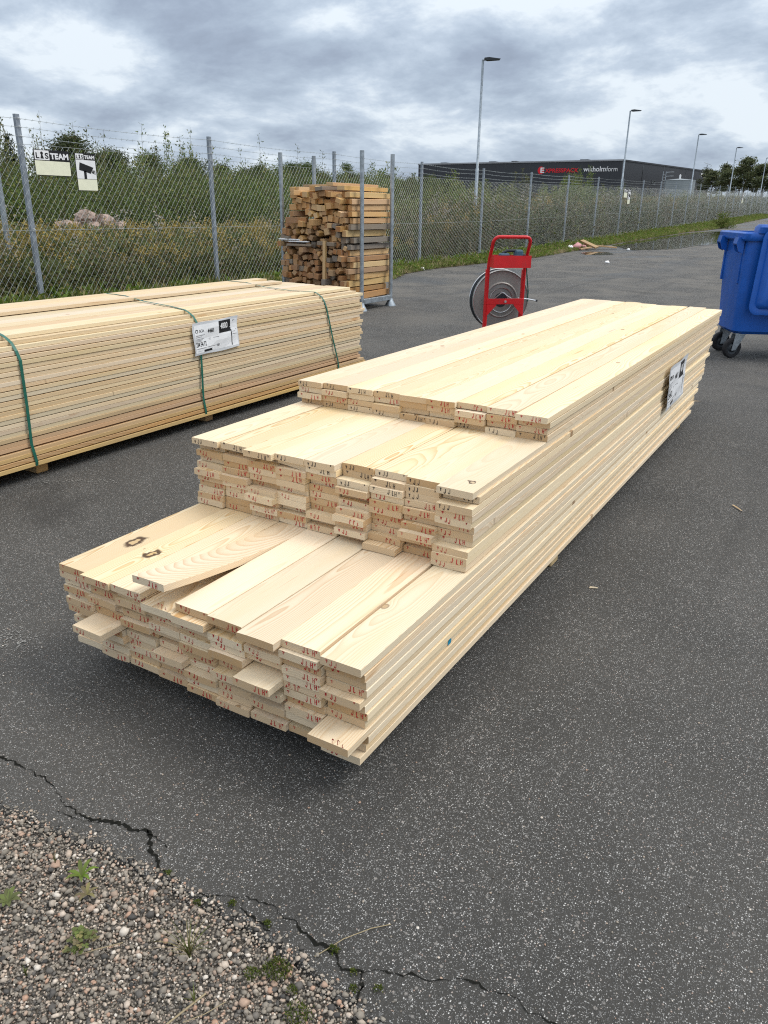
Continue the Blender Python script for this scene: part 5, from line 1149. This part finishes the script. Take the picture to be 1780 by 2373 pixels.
# ---- little plants at the camera's feet
def rosette(x, y, n, L, w, lab, mt, up=.35, rot=0):
    parts = []; 
    for k in range(n):
        a = rot+2*math.pi*k/n+rnd.uniform(-.25, .25); l = L*rnd.uniform(.7, 1.15); d = np.array([math.cos(a), math.sin(a), 0]); s_ = np.array([-d[1], d[0], 0]); rows_ = []
        for i in range(5):
            t = i/4; wd = w*math.sin(math.pi*min(.97, .10+t*.9))**.8; c = d*l*t+np.array([0, 0, .004+l*up*math.sin(t*2.2)*.6]); rows_ += [c-s_*wd/2+np.array([0, 0, wd*.18]), c, c+s_*wd/2+np.array([0, 0, wd*.18])]
        F = np.array([(3*i+j, 3*i+j+1, 3*i+j+4, 3*i+j+3) for i in range(4) for j in range(2)]); parts.append((np.array(rows_), F, 0))
    o = thing('plantain_weed', lab, 'weed', (x, y, .0), 0)
    for V, F, _ in parts: link('leaf', quads_mesh('leaf', V, F, mt, smooth=True), o)
    return o
rosette(-1.214, .787, 7, .034, .0095, 'upright green weed with narrow leaves in the gravel, nearest the asphalt edge', LEAF_B, .8)
rosette(-1.295, .664, 8, .028, .012, 'low green leafy weed at the left picture edge in the gravel', LEAF_M, .5, .4)
rosette(-1.165, .760, 6, .028, .008, 'small brownish weed just right of the upright one', WEED_R, .7, .9)
o = thing('clover_clump', 'round clump of small clover leaves with reddish stems in the gravel', 'clover', (-1.078, .672, 0))
for k in range(34):
    a = rnd.uniform(0, 6.28); r_ = .030*math.sqrt(rnd.random()); h = .014+.020*(1-(r_/.03)**2)*rnd.uniform(.6, 1.1); b = MB()
    tilt = Matrix.Rotation(rnd.uniform(-.5, .5), 4, 'X') @ Matrix.Rotation(rnd.uniform(-.5, .5), 4, 'Y')
    for j in range(3):
        q = a+j*2.094; c = Vector((math.cos(q)*.0045, math.sin(q)*.0045, 0)); pts_ = [tilt @ (c+Vector((math.cos(t)*.0042, math.sin(t)*.0042, .0006*math.cos(2*t)))) for t in [k2*math.pi/3 for k2 in range(6)]]; b.add(pts_, [range(6)])
    e = b.build('leaf', LEAF_M if k % 4 else WEED_R, o, loc=(r_*math.cos(a), r_*math.sin(a), h)); MB().tube([(0, 0, 0), (-r_*math.cos(a)*.6, -r_*math.sin(a)*.6, -h)], .0006, 3).build('stalk', WEED_R, e)
def blades(x, y, n, hmin, hmax, spread, lab, mt, name='grass_tuft', w=.0030):
    o = thing(name, lab, 'grass', (x, y, 0)); 
    for k in range(n):
        a = rnd.uniform(0, 6.28); h = rnd.uniform(hmin, hmax); sp_ = rnd.uniform(.3, 1)*spread; d = Vector((math.cos(a), math.sin(a), 0)); sd_ = Vector((-d.y, d.x, 0))*w/2; vs = []
        for i in range(6): t = i/5; c = d*(sp_*t**1.5*h/.06*.8)+Vector((0, 0, h*(t-.35*t*t*sp_/spread))); q = sd_*(1-t*.9); vs += [c-q, c+q]
        MB().add(vs, [(2*i, 2*i+1, 2*i+3, 2*i+2) for i in range(5)]).build('blade', mt if not isinstance(mt, list) else rnd.choice(mt), o)
blades(-.874, .765, 46, .045, .115, .055, 'half dry grass tuft spreading in the middle of the gravel', [GRASS, STRAW, WEED_R, GRASS])
blades(-1.115, .575, 16, .015, .035, .02, 'tiny green grass tuft at the bottom left of the gravel', [GRASS, MOSS]); blades(-1.30, .785, 12, .02, .045, .02, 'small thin grass tuft near the left edge, above the leafy weed', [GRASS, STRAW])
blades(-.80, .70, 7, .03, .07, .05, 'few green grass blades below the dry tuft in the gravel', GRASS)
def straw(pts_, r, lab): o = MB().tube(pts_, r, 5).build('dry_straw', STRAW); tag(o, lab, 'straw')
straw([(-.813, .640, .004), (-.80, .68, .009), (-.792, .722, .006)], .0020, 'thick pale straw lying in the gravel at the bottom edge')
straw([(-1.064, .653, .004), (-1.04, .68, .007), (-1.008, .718, .006)], .0011, 'thin straw beside the clover clump')
straw([(-.663, .893, .003), (-.635, .955, .005), (-.60, 1.005, .005), (-.572, 1.036, .002)], .0010, 'long thin dry stalk lying on the asphalt across the crack')
straw([(-.79, .66, .004), (-.765, .69, .008), (-.75, .73, .004)], .0009, 'short thin straw right of the thick straw')
# moss (nobody could count it)
mp = []
for (cx, cy, r_, n_) in ((-.711, .834, .028, 420), (-.745, .800, .018, 160), (-.66, .815, .012, 80), (-.621, .782, .030, 260), (-.56, .875, .010, 60), (-.885, .905, .010, 70), (-.79, .905, .010, 80), (-.64, .925, .012, 90), (-.58, .905, .009, 60), (-1.06, .893, .010, 50), (-.52, .90, .010, 60), (-.95, .868, .010, 50)):
    for _ in range(n_): a = rnd.uniform(0, 6.28); q = r_*math.sqrt(rnd.random())*rnd.uniform(.7, 1.2); mp.append((cx+q*math.cos(a), cy+q*math.sin(a)*.8, .0+max(0, .006*(1-(q/r_)**2))))
mp = np.array(mp); D = nr.normal(0, .6, mp.shape); D[:, 2] = 1; V, F = leaves(mp, D, .0055*nr.uniform(.6, 1.4, len(mp)), .0032)
tag(link('moss', quads_mesh('moss', V, F, MOSS)), 'dark green moss patches in the crack and along the gravel edge', 'moss', kind='stuff')
